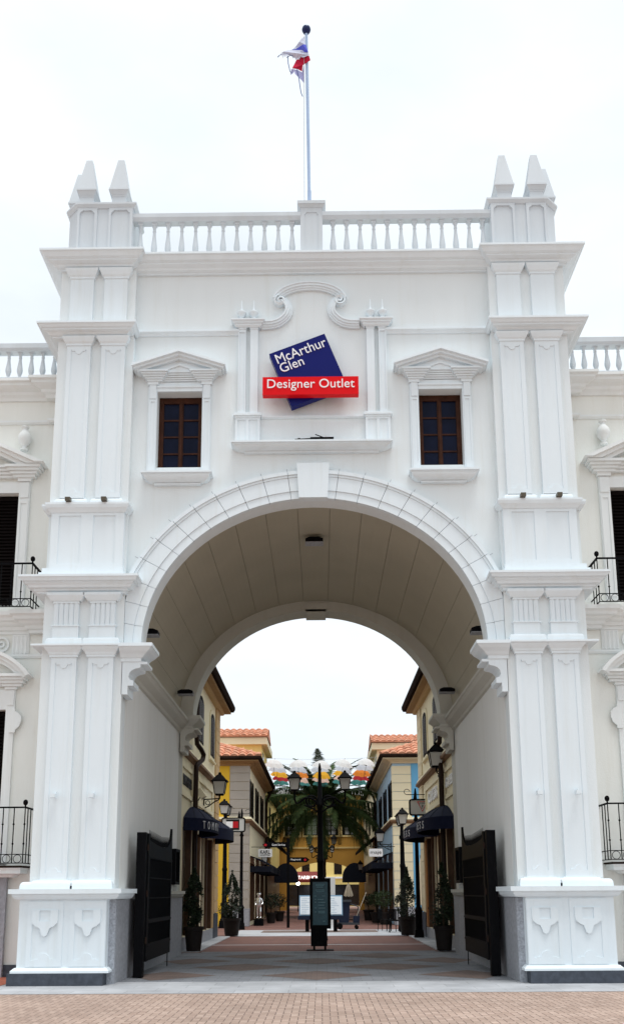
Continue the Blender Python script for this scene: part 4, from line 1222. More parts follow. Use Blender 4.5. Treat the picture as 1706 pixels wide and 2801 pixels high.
def shop_far(s, label, X, Y0, Y1, quoin, front, side, zt=7.95):
    T = thing('shop_building', label, 'building', (s*6, (Y0+Y1)/2, 0))
    B = lambda: MB(1 if s < 0 else -1)
    nW = [(Y0+.35+i*4.35, Y0+3.0+i*4.35) for i in range(3)]
    b = B()
    b.plate([(Y0,0),(Y1,0),(Y1,zt),(Y0,zt)], [rect(a, c, 5.32, 7.25) for a, c in nW]+[rect(Y0+1.2+i*4.2, Y0+4.4+i*4.2, .2, 3.1) for i in range(3)], -X, -X-.3, 'YZ')
    b.box(-10,-X-.302,Y0+.01,Y1-.001,0,zt-.002)
    b.build('side_wall', side, T)
    b = B(); b.box(-10,-X-.95,Y0-.02,Y0+.009,.02,zt-.02); b.build('front_wall', front, T)
    b = B(); nq = 17
    for i in range(nq):
        z = .87+i*.44
        if 4.95 < z+.2 < 5.25: pass
        if z+.42 < zt: b.box(-X-.93,-X+.03,Y0-.05,Y0+.55,z+.012,z+.428)
    b.build('quoins', quoin, T)
    b = B(); b.box(-X-.96,-X+.06,Y0-.08,Y0+.6,.02,.86); b.build('stone_base', M['gray'], T)
    b = B(); b.sweep([(-10,Y0-.05),(-X+.03,Y0-.05),(-X+.03,Y1)], [(-.05,4.98),(.04,4.98),(.10,5.05),(.16,5.08),(.16,5.15),(-.05,5.17)]); b.build('belt_course', M['brown'], T)
    b = B(); b.sweep([(-10,Y0-.05),(-X+.03,Y0-.05),(-X+.03,Y1)], [(-.05,5.175),(.13,5.175),(.10,5.28),(-.05,5.30)]); b.build('belt_ledge', M['cream2'], T)
    for a, c in nW:
        m_ = (a+c)/2
        q = B(); q.plate(rect(a+.7,c-.7,5.33,7.24), [rect(a+.8,m_-.04,5.45,7.15), rect(m_+.04,c-.8,5.45,7.15)], -X-.2, -X-.12, 'YZ'); wo = q.build('window', M['darkbrown'], T)
        q = B(); q.box(-X-.29,-X-.22,a,c,5.325,7.245); q.build('pane', M['glass'], wo)
        for (u, v) in ((a+.02,a+.68),(c-.68,c-.02)):
            q = B(); zz = 7.24
            q.plate([(u,5.33),(v,5.33),(v,zz-.16),(v-.1,zz-.06),(v-.22,zz-.10),(m_*0+(u+v)/2,zz),(u+.22,zz-.10),(u+.1,zz-.06),(u,zz-.16)], [], -X+.001, -X+.05, 'YZ')
            q.build('shutter', M['shutter'], wo)
        q = B(); q.box(-X+.001,-X+.10,a+.6,c-.6,5.26,5.318); q.build('window_sill', M['cream2'], wo)
    # eave and hipped roof
    ex = X-.62
    b = B(); b.sweep([(-10,Y0-.02),(-X+.001,Y0-.02),(-X+.001,Y1)], [(-.1,zt-.12),(.06,zt-.12),(.10,zt-.04),(.25,zt),(.25,zt+.04),(.50,zt+.06),(.50,zt+.12),(-.1,zt+.12)]); b.build('eave_soffit', M['soffit'] if s < 0 else M['cream'], T)
    b = B(); b.sweep([(-10,Y0-.02),(-X+.001,Y0-.02),(-X+.001,Y1)], [(.42,zt+.125),(.58,zt+.125),(.66,zt+.20),(.66,zt+.29),(.42,zt+.30)]); b.build('gutter', M['gutter'], T)
    b = B()
    y0 = Y0-.6; z0 = zt+.24; pitch = .40; ln = 3.2
    tile_slope(b, -10, -ex, y0, z0, y0+ln, z0+ln*pitch, 0, ln)
    b.add([(-ex,y0,z0),(-ex,Y1,z0),(-ex-ln,Y1,z0+ln*pitch),(-ex-ln,y0+ln,z0+ln*pitch)], [(0,1,2,3)])
    b.tube([(-ex,y0,z0+.10),(-ex-ln,y0+ln,z0+ln*pitch+.10)], .09, 8)
    b.build('tiled_roof', M['terra'], T)
    # taller block behind with its own tiled roof
    Yb = 41 if s < 0 else 45; zu = 10.55 if s < 0 else 10.75
    b = B(); b.box(-10,-X-.05,Yb,Yb+6,zt,zu); u = b.build('upper_block', M['paleyellow'] if s < 0 else M['cream2'], T)
    b = B(); b.box(-10,-X+.30,Yb-.35,Yb+6.3,zu+.001,zu+.42); b.build('upper_eave', M['cream2'], u)
    b = B(); tile_slope(b, -10, -X+.36, Yb-.5, zu+.44, Yb+1.4, zu+1.15, 0, 0); b.add([(-X+.36,Yb-.5,zu+.42),(-X+.36,Yb+1.4,zu+1.14),(-X+.36,Yb+3.3,zu+.42)], [(0,1,2)]); b.add([(-10,Yb+1.4,zu+1.14),(-X+.36,Yb+1.4,zu+1.14),(-X+.36,Yb+3.4,zu+.42),(-10,Yb+3.4,zu+.42)], [(0,1,2,3)])
    b.build('upper_roof', M['terra'], u)
    q = B(); q.box(-X-.06,-X-.04,Yb+1,Yb+2.2,zt+.6,zu-.3); q.build('window', M['glass'], u)
    # ground floor shopfronts
    for i in range(3):
        B().box(-X-.28,-X-.26,Y0+1.2+i*4.2,Y0+4.4+i*4.2,.2,3.1).build('shop_window', M['shopglass'], T)
        for d in (0,1.05,2.1,3.08): B().box(-X-.25,-X+.02,Y0+1.2+i*4.2+d,Y0+1.32+i*4.2+d,.2,3.09).build('shopfront_post', M['woodpanel'], T)
    b = B(); b.tube([(-X+.52,Y1-.3,zt+.1),(-X+.2,Y1-.3,zt-.45),(-X+.12,Y1-.3,zt-.7),(-X+.12,Y1-.3,.3)], .07, 8); b.build('drainpipe', M['gutter'], T, True)
    return T
shop_far(-1, 'shop building with grey quoins, yellow front and tiled roof, farther along the left side', 3.50, 30.0, 44.0, M['quoin'], M['yellow'], M['cream2'])
shop_far(1, 'shop building with cream quoins, sky blue front and tiled roof, farther along the right side', 3.74, 31.0, 46.0, M['cream2'], M['blue'], M['paleblue'], 8.15)

def slope_awning(s, X, y0, y1, out, z0, zv, z1, m, label):
    t = thing('canvas_awning', label, 'awning', (s*X, (y0+y1)/2, z0), 'dark sloping awnings farther down the street')
    B = lambda: MB(1 if s < 0 else -1)
    q = B(); q.plate([(-X,z1-.03),(-X+out,zv-.03),(-X+out,zv),(-X+out*.6,zv+(z1-zv)*.55),(-X,z1)], [], y0, y1, 'XZ'); q.build('canopy', m, t)
    q = B(); q.box(-X+out-.02,-X+out+.004,y0,y1,z0,zv-.031); q.box(-X,-X+out-.021,y0,y0+.02,z0,zv-.031); q.box(-X,-X+out-.021,y1-.02,y1,z0,zv-.031); q.build('valance', m, t)
    return t
for i, (y0, y1) in enumerate(((31.2,34.4),(35.4,38.6),(39.6,42.8))):
    slope_awning(-1, 3.50, y0, y1, 1.05, 2.62, 2.95, 3.45, M['awning2'], 'dark sloping shop awning, %s along the left side of the street' % ('nearest', 'middle one', 'farthest')[i])
for i, (y0, y1) in enumerate(((32.0,35.4),(36.4,39.6),(40.6,44.2))):
    slope_awning(1, 3.74, y0, y1, 1.10, 2.78, 3.12, 3.62, M['awning2'], 'slate grey sloping shop awning, %s along the right side of the street' % ('nearest', 'middle one', 'farthest')[i])
for i, (x, w_) in enumerate(((-2.75,.9),(2.7,.9))):
    t = thing('round_awning', 'dark rounded awning by the %s foot of the far ochre archway' % ('left' if i == 0 else 'right'), 'awning', (x, 62, 2.6))
    m = MB(); m.plate([(x-w_,2.4),(x+w_,2.4)]+arc(x, 2.8, w_, 1.1, 0, PI, 14), [], 60, 64); m.build('canopy', M['awning2'], t)

# far side buildings and the archway block closing the street
def far_side(s, label, X, m):
    T = thing('far_shop_building', label, 'building', (s*6, 58, 0))
    B = lambda: MB(1 if s < 0 else -1)
    q = B(); q.box(-10,-X,46.5,71.5,0,8.6 if s < 0 else 9.4); q.build('wall', m, T)
    q = B(); q.box(-10,-X+.45,46.3,71.5,8.601 if s < 0 else 9.401,8.85 if s < 0 else 9.65); q.build('eave', M['gutter'], T)
    q = B(); q.add([(-X,46.6,5.5),(-X,56,5.5),(-X+1.3,56,4.5),(-X+1.3,46.6,4.5),(-X,46.6,5.3),(-X,56,5.3),(-X+1.3,56,4.3),(-X+1.3,46.6,4.3)], [(0,1,2,3),(4,5,6,7),(0,3,7,4),(1,2,6,5),(2,3,7,6),(0,1,5,4)]); q.build('porch_roof', M['terra'] if False else M['gutter'], T)
    if s > 0:
        q = B(); q.box(-10,-X+.02,52.4,60,9.66,11.2); u = q.build('upper_block', M['cream2'], T)
        q = B(); tile_slope(q, -10, -X+.30, 52.0, 11.25, 53.6, 12.05); q.add([(-10,53.6,12.04),(-X+.30,53.6,12.04),(-X+.3,60,11.2),(-10,60,11.2)], [(0,1,2,3)]); q.add([(-X+.3,52,11.22),(-X+.3,53.6,12.03),(-X+.3,60,11.2)], [(0,1,2)]); q.build('upper_roof', M['terra'], u)
    for i in range(4):
        q = B(); q.box(-X+.001,-X+.05,48+i*5.4,49.6+i*5.4,6.0,7.8); q.build('shutter', M['shutter'], T)
    q = B(); q.box(-X+.001,-X+.06,47.5,70,.1,3.2); q.build('shopfront', M['woodpanel'], T)
far_side(-1, 'pale yellow far building with a dark porch roof, beyond the grey-quoined shop', 3.75, M['paleyellow'])
far_side(1, 'cream far building with dark shutters, beyond the blue shop', 3.95, M['cream'])
OB = thing('archway_block', 'ochre building with a wide low archway closing the far end of the street', 'building', (0, 72, 0))
ya = 72
wins = [(-3.3,-1.9),(-1.5,-.1),(.25,1.65),(2.0,3.4)]
sa = arc(.25, 2.55, 3.25, 1.78, R(0), PI, 24)
m = MB(); m.plate([(-9,0),(-3.0,0)]+sa[::-1]+[(3.5,0),(9,0),(9,10.6),(-9,10.6)], [rect(a, b, 6.75, 8.6) for a, b in wins], ya, ya+.5)
m.box(-9,-3.3,ya+.502,ya+6,0,10.5); m.box(3.8,9,ya+.502,ya+6,0,10.5); m.box(-3.299,3.799,ya+.502,ya+6,4.5,10.5)
m.build('wall', M['ochre'], OB)
m = MB(); m.box(-4.1,3.7,ya-.08,ya-.001,5.55,5.70); m.box(-4.1,-3.95,ya-.08,ya-.001,5.701,10.5); m.build('belt_course', M['ochretrim'], OB)
for a, b in wins:
    q = MB(); q.plate(rect(a-.14,b+.14,6.6,8.75), [rect(a,b,6.752,8.6)], ya-.08, ya-.001); wo = q.build('window_frame', M['ochretrim'], OB)
    q = MB(); c = (a+b)/2
    q.plate(rect(a+.002,b-.002,6.755,8.598), [rect(a+.2+j*(b-a-.4)/2+.05, a+.2+(j+1)*(b-a-.4)/2-.05, 6.85+k*.42, 7.22+k*.42) for j in range(2) for k in range(4)], ya+.1, ya+.18); q.build('window', M['shutter'], wo)
    q = MB(); q.box(a,b,ya+.3,ya+.32,6.755,8.598); q.build('pane', M['signface'], wo)
m = MB(); m.box(-9.3,9.3,ya-.5,ya+6,10.601,10.9); m.build('roof', M['gutter'], OB)
FS = thing('far_yellow_building', 'sunlit pale yellow building seen through the far archway', 'building', (0, 98, 0))
m = MB(); m.box(-14,14,98,104,0,9); m.build('wall', M['paleyellow'], FS)
for i in range(7):
    x = -5.6+i*1.9
    q = MB(); q.box(x-.45,x+.45,97.94,97.99,3.7,5.2); q.build('window', M['signface'] if i % 2 else M['shopglass'], FS)
q = MB(); q.box(-14,14,97.8,97.99,3.2,3.4); q.build('belt_course', M['white'], FS)
q = MB(); q.box(-8,8,97.9,97.99,.1,2.5); q.build('shopfront', M['shopglass'], FS)
t = thing('red_awning', 'red cafe awning with white lettering, far away through the archway', 'awning', (-1.3, 90, 3))
m = MB(); m.add([(-2.9,92,3.9),(.2,92,3.9),(.2,90,2.95),(-2.9,90,2.95),(-2.9,90,2.7),(.2,90,2.7),(-2.9,92,3.8),(.2,92,3.8)], [(0,1,2,3),(3,2,5,4),(0,3,4,6),(1,2,5,7)]); m.build('canopy', M['redawn'], t)
text_mb('STARBUCKS', 2.7, .36, frontal(-2.75, 89.95, 3.05), .02, .02).build('lettering', M['litletters'], t)
t = thing('globe_lamp', 'small lit white globe lamp inside the far archway', 'lamp', (-1.9, 66, 2.3))
m = MB(); m.ball((-1.93,66,2.36), .16, 14); m.build('globe', M['lampglow'], t, True)
m = MB(); m.tube([(-1.93,66,.0),(-1.93,66,2.21)], .04, 8); m.build('post', M['black'], t)

# ------------------------------------------------------------------ lamp posts and wall lanterns
def lamp_post(x, y, label, arms, zl, name='lamp_post', top=None, group='black street lamps', w=.25):
    t = thing(name, label, 'street lamp', (x, y, 0), group)
    m = MB()
    m.taper(x, y, .004, .35, .24, .24, .20, .20); m.lathe([(.19,.35),(.19,.42),(.15,.46),(.14,1.0),(.17,1.05),(.17,1.12),(.12,1.2),(.105,2.6),(.125,2.65),(.125,2.72),(.10,2.78),(.085,zl-.6),(.12,zl-.55),(.12,zl-.45),(.085,zl-.4),(.05,(top or zl+.3)-.15),(.02,top or zl+.3)], x, y, 0, 12)
    m.build('post', M['black'], t, True)
    for ax in arms:
        q = MB(); dy = 0
        if isinstance(ax, tuple):
            ax, dy = ax
            q.tube([(x,y,zl-.35),(x,y+dy*.5,zl-.22),(x,y+dy,zl-.18),(x,y+dy,zl+.01)], .03, 6)
            q.tube([(x,y+dy*.35+.09*math.cos(a),zl-.42+.09*math.sin(a)) for a in [2*PI*i/12 for i in range(13)]], .016, 5)
        elif abs(ax) > .01:
            sg = 1 if ax > 0 else -1
            pts = [(x+sg*.06,y,zl-.45)]+[(x+sg*(.06+(abs(ax)-.06)*k), y, zl-.45+.26*math.sin(k*PI*1.0)*(1-k*.4)-.30*max(0,k-.55)) for k in [i/14 for i in range(1,12)]]+[(x+ax*.93,y,zl-.44),(x+ax,y,zl-.30),(x+ax,y,zl)]
            q.tube(pts, .040, 6)
            r = .19
            q.tube([(x+sg*(.10+r)+r*math.cos(a),y,zl-.36+r*math.sin(a)) for a in [2*PI*i/18 for i in range(19)]], .036, 6)
            r = .11
            q.tube([(x+sg*(.10+.19)+r*math.cos(a),y,zl-.36+r*math.sin(a)) for a in [2*PI*i/14 for i in range(11)]], .030, 6)
            q.tube([(x+sg*.06,y,zl-.75),(x+sg*.25,y,zl-.62),(x+sg*.55,y,zl-.5)], .034, 6)
        else:
            q.tube([(x,y,zl-.3),(x,y,zl+.01)], .05, 8)
        f, gl = MB(), MB()
        lantern(f, gl, x+ax, y+dy, zl, w)
        f.add(q.v, q.f)
        lo = f.build('lantern', M['black'], t); gl.build('lantern_glass', M['frost'], lo)
    return t
lamp_post(.06, 16.0, 'tall black lamp post with two scrolled arms, behind the map kiosk', (-.89,.89), 5.12, top=6.10)
lamp_post(.10, 52.7, 'black two-armed lamp post in the middle of the street, behind the palm', (-.89,.89), 5.0)
lamp_post(.12, 67.5, 'smallest two-armed lamp post, just before the far ochre archway', (-.89,.89), 5.0)
lamp_post(-4.45, 28.0, 'black lamp post with two lanterns beside the yellow wall on the left', ((0,-.5),(0,.5)), 5.22, top=5.8, w=.28)
lamp_post(3.53, 23.5, 'black lamp post with two lanterns before the cream quoins on the right', ((0,-.5),(0,.5)), 4.38, top=4.8)
def wall_lantern(s, x, y, z, X, label, w=.27):
    t = thing('wall_lantern', label, 'lantern', (s*X, y, z), 'wall lanterns on scrolled brackets')
    B = lambda: MB(1 if s < 0 else -1)
    f, gl = B(), B()
    lantern(f, gl, -x, y, z, w, .78)
    f.build('lantern_frame', M['black'], t); gl.build('lantern_glass', M['frost'], t)
    q = B(); q.tube([(-x,y,z),(-x,y,z-.12)], .03, 6); q.tube([(-X,y,z-.13),(-x-.02,y,z-.10)], .022, 6)
    q.tube([(-X,y,z-.42),(-X+(X-x)*.3,y,z-.36),(-X+(X-x)*.7,y,z-.2),(-x,y,z-.13)], .02, 6)
    r = .07; q.tube([(-X+.14+r*math.cos(a),y,z-.24+r*math.sin(a)) for a in [2*PI*i/12 for i in range(13)]], .014, 5)
    q.box(-X-.01,-X+.03,y-.05,y+.05,z-.5,z-.05)
    q.build('bracket', M['black'], t)
wall_lantern(-1, 3.27, 14.0, 4.78, 3.80, 'black wall lantern on the left shop, above the second dome awning')
wall_lantern(1, 3.60, 11.0, 5.28, 3.86, 'largest wall lantern, on the right shop close to the arch')
wall_lantern(1, 3.15, 33.0, 4.15, 3.74, 'small wall lantern on the blue shop above the white lowercase sign')
wall_lantern(-1, 2.9, 33.6, 3.0, 3.50, 'small dim wall lantern on the left, just below the white sign in bold capitals', .2)
wall_lantern(1, 3.0, 56.0, 3.2, 3.95, 'small wall lantern against the far ochre wall on the right', .25)

t = thing('wall_floodlight', 'cream box floodlight tilted outwards beside the drainpipe on the left shop', 'floodlight', (-3.66, 11.1, 4.5))
m = MB(); m.T = Matrix.Translation((-3.52, 11.1, 4.55)) @ Matrix.Rotation(R(-35), 4, 'Y'); m.box(-.09,.09,-.14,.14,-.15,.15); m.build('lamp_head', M['cream2'], t)
m = MB(); m.tube([(-3.77,11.1,4.36),(-3.60,11.1,4.36),(-3.55,11.1,4.46)], .02, 6); m.build('bracket', M['black'], t)

# ------------------------------------------------------------------ hanging signs
def rounded(x0, x1, z0, z1, r=.06):
    return arc(x0+r,z0+r,r,r,PI,1.5*PI,4)+arc(x1-r,z0+r,r,r,1.5*PI,2*PI,4)+arc(x1-r,z1-r,r,r,0,PI/2,4)+arc(x0+r,z1-r,r,r,PI/2,PI,4)
def post_sign(px, py, x0, x1, z0, z1, label, dirn):
    t = thing('post_sign', label, 'sign', (px, py, 0))
    m = MB(); m.taper(px, py, .004, .3, .17, .17, .14, .14); m.lathe([(.13,.3),(.12,.9),(.15,.95),(.08,1.1),(.06,z0-.25),(.10,z0-.2),(.06,z0-.1),(.05,z1+.25),(.02,z1+.45)], px, py, 0, 10); m.build('post', M['black'], t, True)
    m = MB(); m.plate(rounded(x0-.05,x1+.05,z0-.05,z1+.05,.10), [rounded(x0,x1,z0,z1)], py-.16, py-.06); m.build('sign_frame', M['black'], t)
    m = MB(); m.plate(rounded(x0+.001,x1-.001,z0+.001,z1-.001), [], py-.14, py-.08); m.build('sign_face', M['signface'], t)
    xe = x0-.15 if dirn < 0 else x1+.15
    m = MB(); m.tube([(px,py,z1+.22),(x0 if dirn > 0 else x1,py,z1+.22)], .016, 6) if False else None
    xa, xb = (x0-.1, x1+.15)
    m.tube([(xa,py,z1+.22),(xb,py,z1+.22)], .016, 6)
    e = xb if dirn > 0 else xa; sg = 1 if dirn > 0 else -1
    m.tube([(e+sg*(.10*math.sin(a)),py,z1+.32-.10*math.cos(a)) for a in [i*.35 for i in range(14)]], .012, 5)
    for xx in (x0+.2, x1-.2): m.tube([(xx,py-.1,z1+.04),(xx,py,z1+.22)], .012, 5)
    m.taper((x0+x1)/2+sg*.25, py, z1+.05, z1+.34, .07, .04, .015, .015)
    m.build('scroll_bracket', M['black'], t)
    return t
t = post_sign(-3.50, 26.0, -4.36, -3.50+.12, 4.34, 4.90, 'white hanging sign with a navy, white and red flag emblem, on a black post', 1)
y = 26-.142
for n_, x0, x1, z0, z1, m_ in (('emblem_navy',-4.20,-3.60,4.77,4.86,'black_letter'),('emblem_navy',-4.20,-3.60,4.39,4.48,'black_letter'),('emblem_white',-4.20,-3.90,4.481,4.769,'white'),('emblem_red',-3.899,-3.65,4.481,4.769,'red_letter'),('emblem_navy',-3.649,-3.60,4.481,4.769,'black_letter')):
    q = MB(); q.box(x0, x1, y-.006, y, z0, z1); q.build(n_, M[m_], t)
t = post_sign(3.52, 17.0, 3.32, 4.20, 4.34, 4.84, 'grey hanging sign with a red-edged triangle emblem and question mark, on a black post', -1)
y = 17-.142
q = MB(); q.plate([(3.56,4.80),(3.94,4.80),(3.75,4.42)], [[(3.60,4.778),(3.90,4.778),(3.75,4.465)]], y-.006, y); q.build('emblem_triangle', M['red_letter'], t)
text_mb('GUESS', .22, .05, frontal(3.64, y, 4.705), .005).build('lettering', M['black_letter'], t)
text_mb('?', .07, .13, frontal(3.715, y, 4.54), .005).build('lettering', M['black_letter'], t)
def bracket_sign(s, x0, x1, z0, z1, y, X, label, l1, l2=None):
    t = thing('bracket_sign', label, 'sign', (s*X, y, z1))
    m = MB(); m.plate(rounded(x0,x1,z0,z1,.05), [], y-.04, y+.04); m.build('sign_face', M['signwhite'], t)
    m = MB(); m.tube([(s*X,y,z1+.10),((x0 if s > 0 else x1),y,z1+.10)], .018, 6); m.tube([(x0+.1,y,z1),(x0+.1,y,z1+.1)], .012, 5); m.tube([(x1-.1,y,z1),(x1-.1,y,z1+.1)], .012, 5); m.build('bracket', M['black'], t)
    w_ = (x1-x0); h = z1-z0
    if l2:
        text_mb(l1, w_*.72, h*.46, frontal(x0+w_*.14, y-.041, z0+h*.40), .006, .02).build('lettering', M['black_letter'], t)
        text_mb(l2, w_*.72, h*.15, frontal(x0+w_*.14, y-.041, z0+h*.18), .006, .01).build('lettering', M['black_letter'], t)
    else:
        text_mb(l1, w_*.80, h*.50, frontal(x0+w_*.10, y-.041, z0+h*.24), .006).build('lettering', M['black_letter'], t)
bracket_sign(-1, -3.13, -2.42, 3.39, 3.80, 32.0, 3.5, 'white bracket sign with two lines of bold black capitals, left side of the street', 'KARL', 'LAGERFELD')
bracket_sign(1, 2.43, 3.10, 3.31, 3.69, 30.0, 3.7, 'white bracket sign with thin lowercase black lettering, right side of the street', 'maje')

t = thing('finger_post', 'black fingerpost with direction arms for Guest Services and Playground', 'signpost', (-1.47, 27.8, 0))
m = MB(); m.box(-1.53,-1.40,27.74,27.86,.02,4.1); m.build('post', M['black'], t)
m = MB(); m.plate([(-1.531,3.68),(-1.531,3.93),(-2.52,3.93),(-2.68,3.805),(-2.52,3.68)], [], 27.77, 27.83); a = m.build('arm', M['gate'], t)
text_mb('Guest Services', .62, .10, frontal(-2.22, 27.768, 3.76), .003, .012).build('lettering', M['white'], a)
m = MB(); m.plate([(-2.62,3.80),(-2.52,3.87),(-2.44,3.80),(-2.52,3.73)], [], 27.763, 27.769); m.build('arrow_mark', M['red_letter'], a)
m = MB(); m.plate([(-1.399,2.99),(-1.399,3.22),(-.60,3.22),(-.46,3.105),(-.60,2.99)], [], 27.77, 27.83); a = m.build('arm', M['gate'], t)
text_mb('Playground', .46, .10, frontal(-1.34, 27.768, 3.06), .003, .012).build('lettering', M['white'], a)
m = MB(); m.plate([(-.74,3.10),(-.67,3.17),(-.60,3.10),(-.67,3.03)], [], 27.763, 27.769); m.build('arrow_mark', M['red_letter'], a)

# ------------------------------------------------------------------ kiosk, totem, lecterns
K = thing('map_kiosk', 'black information kiosk with teal screen standing in the street behind the gates', 'kiosk', (.05, 9.9, 0))
m = MB(); m.plate(rect(-.235,.355,.60,2.0), [rect(-.155,.275,.70,1.90)], 9.82, 9.95); m.box(-.234,.354,9.951,10.02,.605,1.995); m.build('casing', M['gate'], K)
m = MB(); m.box(-.155,.275,9.85,9.86,.70,1.90); sc_ = m.build('screen', M['screen'], K)
m = MB()
for (x0, x1, z) in ((-.07,.19,1.82),(-.07,.17,1.78),(-.04,.14,1.74),(-.07,.19,1.66),(-.05,.17,1.62),(-.02,.16,1.40),(.0,.20,1.32),(.0,.17,1.24),(.02,.20,1.16),(.0,.19,1.07),(.0,.19,1.03),(.13,.20,.80)): m.box(x0,x1,9.846,9.849,z,z+.018)
for x in (-.11,-.07,.12,.17): m.box(x,x+.022,9.846,9.849,1.49,1.515)
for z in (1.40,1.32,1.16,1.05): m.box(-.09,-.06,9.846,9.849,z,z+.025)
m.build('screen_text', M['screentext'], sc_)
m = MB(); m.box(-.21,.25,9.84,10.02,.12,.599); m.build('body', M['gate'], K)
m = MB(); m.box(-.15,-.09,9.86,9.98,.03,.119); m.box(.16,.22,9.86,9.98,.03,.119); m.build('foot', M['gate'], K)
m = MB(); m.box(-.33,.43,9.72,10.12,.006,.03); m.build('base_plate', M['gate'], K)
T_ = thing('white_totem', 'tall plain white totem panel standing behind the kiosk', 'totem', (.46, 24.6, 0))
m = MB(); m.plate(rounded(.24,.68,.03,2.24,.02), [], 24.55, 24.70); m.build('panel', M['signwhite'], T_)
m = MB(); m.box(.1,.85,24.3,24.95,.016,.03); m.build('base', M['signwhite'], T_)
def lectern(x0, x1, flip, label):
    t = thing('map_lectern', label, 'lectern', ((x0+x1)/2, 23, 0), 'slanted white map lecterns')
    lean = Matrix.Translation((0, 23.0, .66)) @ Matrix.Rotation(R(-18), 4, 'X')
    m = MB(); m.T = lean; m.box(x0+.10, x1-.06, -.05, -.035, .04, .80) ; sh_ = m.build('map_sheet', M['panelwhite'], t)
    m = MB(); m.T = lean
    for q in range(9):
        xx = x0+.14+random.uniform(0, .05); m.box(xx, xx+(x1-x0-.26)*random.uniform(.3,.95), -.0525, -.0505, .10+q*.075, .112+q*.075)
    m.build('map_print', M['panelblue'], sh_)
    m = MB(); m.T = lean; m.plate([(x0+.06,0),(x1-.02,0),(x1-.02,.86),(x0+.06,.86)], [], -.034, .04); m.build('back_board', M['panelblue'], t)
    m = MB(); m.box(x0,x1+.02,22.86,23.14,.50,.655); m.build('tray', M['cart'], t)
    m = MB(); m.box((x0+x1)/2-.08,(x0+x1)/2+.08,22.95,23.1,.02,.499); m.build('leg', M['black'], t)
lectern(-.90, -.12, 0, 'slanted white map lectern left of the kiosk')
lectern(.32, .98, 1, 'slanted white map lectern right of the kiosk')

# ------------------------------------------------------------------ cleaning cart
t = thing('cleaning_cart', 'navy cleaning cart with a mop handle sticking out, right of the kiosk', 'cart', (1.3, 25.8, 0))
m = MB(); m.plate([(.85,.30),(1.28,.30),(1.34,1.18),(.80,1.18)], [], 25.55, 26.05); m.build('bin', M['cart'], t)
m = MB(); m.box(.72,1.40,25.5,26.1,1.18,1.27); m.build('lid', M['cartgrey'], t)
m = MB(); m.plate([(.75,.20),(1.75,.20),(1.75,.28),(1.30,.30),(.75,.30)], [], 25.5, 26.1); m.build('chassis', M['cartgrey'], t)
m = MB(); m.plate([(1.46,.28),(1.74,.28),(1.76,.58),(1.48,.58)], [], 25.58, 26.0); m.build('bucket', M['cart'], t)
m = MB(); m.tube([(1.34,25.8,1.1),(1.7,25.8,.98),(1.72,25.8,.58)], .03, 6); m.build('push_handle', M['cartgrey'], t)
m = MB(); m.tube([(1.62,25.7,.55),(2.07,25.7,1.60)], .016, 6); m.build('mop', M['mop'], t)
for x in (.88,1.62):
    for yy in (25.52,26.08):
        r = .13 if x < 1 else .085
        m = MB(); m.T = Matrix.Translation((x, yy, r+.016)) @ Matrix.Rotation(R(90), 4, 'X'); m.lathe([(.03,-.03),(r,-.03),(r,.03),(.03,.03)], 0, 0, 0, 14); m.build('wheel', M['black'], t)
def parasol(x, y, z0, z1, r, label):
    t = thing('folded_parasol', label, 'parasol', (x, y, 0), 'folded cream parasols')
    m = MB(); m.tube([(x,y,.02),(x,y,z1+.12)], .025, 8); m.lathe([(.25,.004),(.25,.06),(.05,.08)], x, y, .0, 14); m.build('pole', M['darkbrown'], t)
    m = MB(); n = 16; vs = []; 
    for z, k in ((z1,.12),(z1-.25*(z1-z0),.45),(z1-.7*(z1-z0),.85),(z0,1)):
        for i in range(n):
            a = 2*PI*i/n; rr = r*k*(1 if i % 2 else .62)
            vs.append((x+rr*math.cos(a), y+rr*math.sin(a), z+(.06 if (i % 2 and k == 1) else 0)))
    fs = [(j*n+i, j*n+(i+1)%n, (j+1)*n+(i+1)%n, (j+1)*n+i) for j in range(3) for i in range(n)]+[tuple(range(n))]
    m.add(vs, fs); m.build('canopy', M['parasol'], t)
parasol(1.66, 40, 1.34, 2.12, .30, 'small folded cream parasol behind the cleaning cart')
parasol(4.15, 22.0, 1.05, 2.95, .22, 'tall folded cream parasol by the orange door on the right')

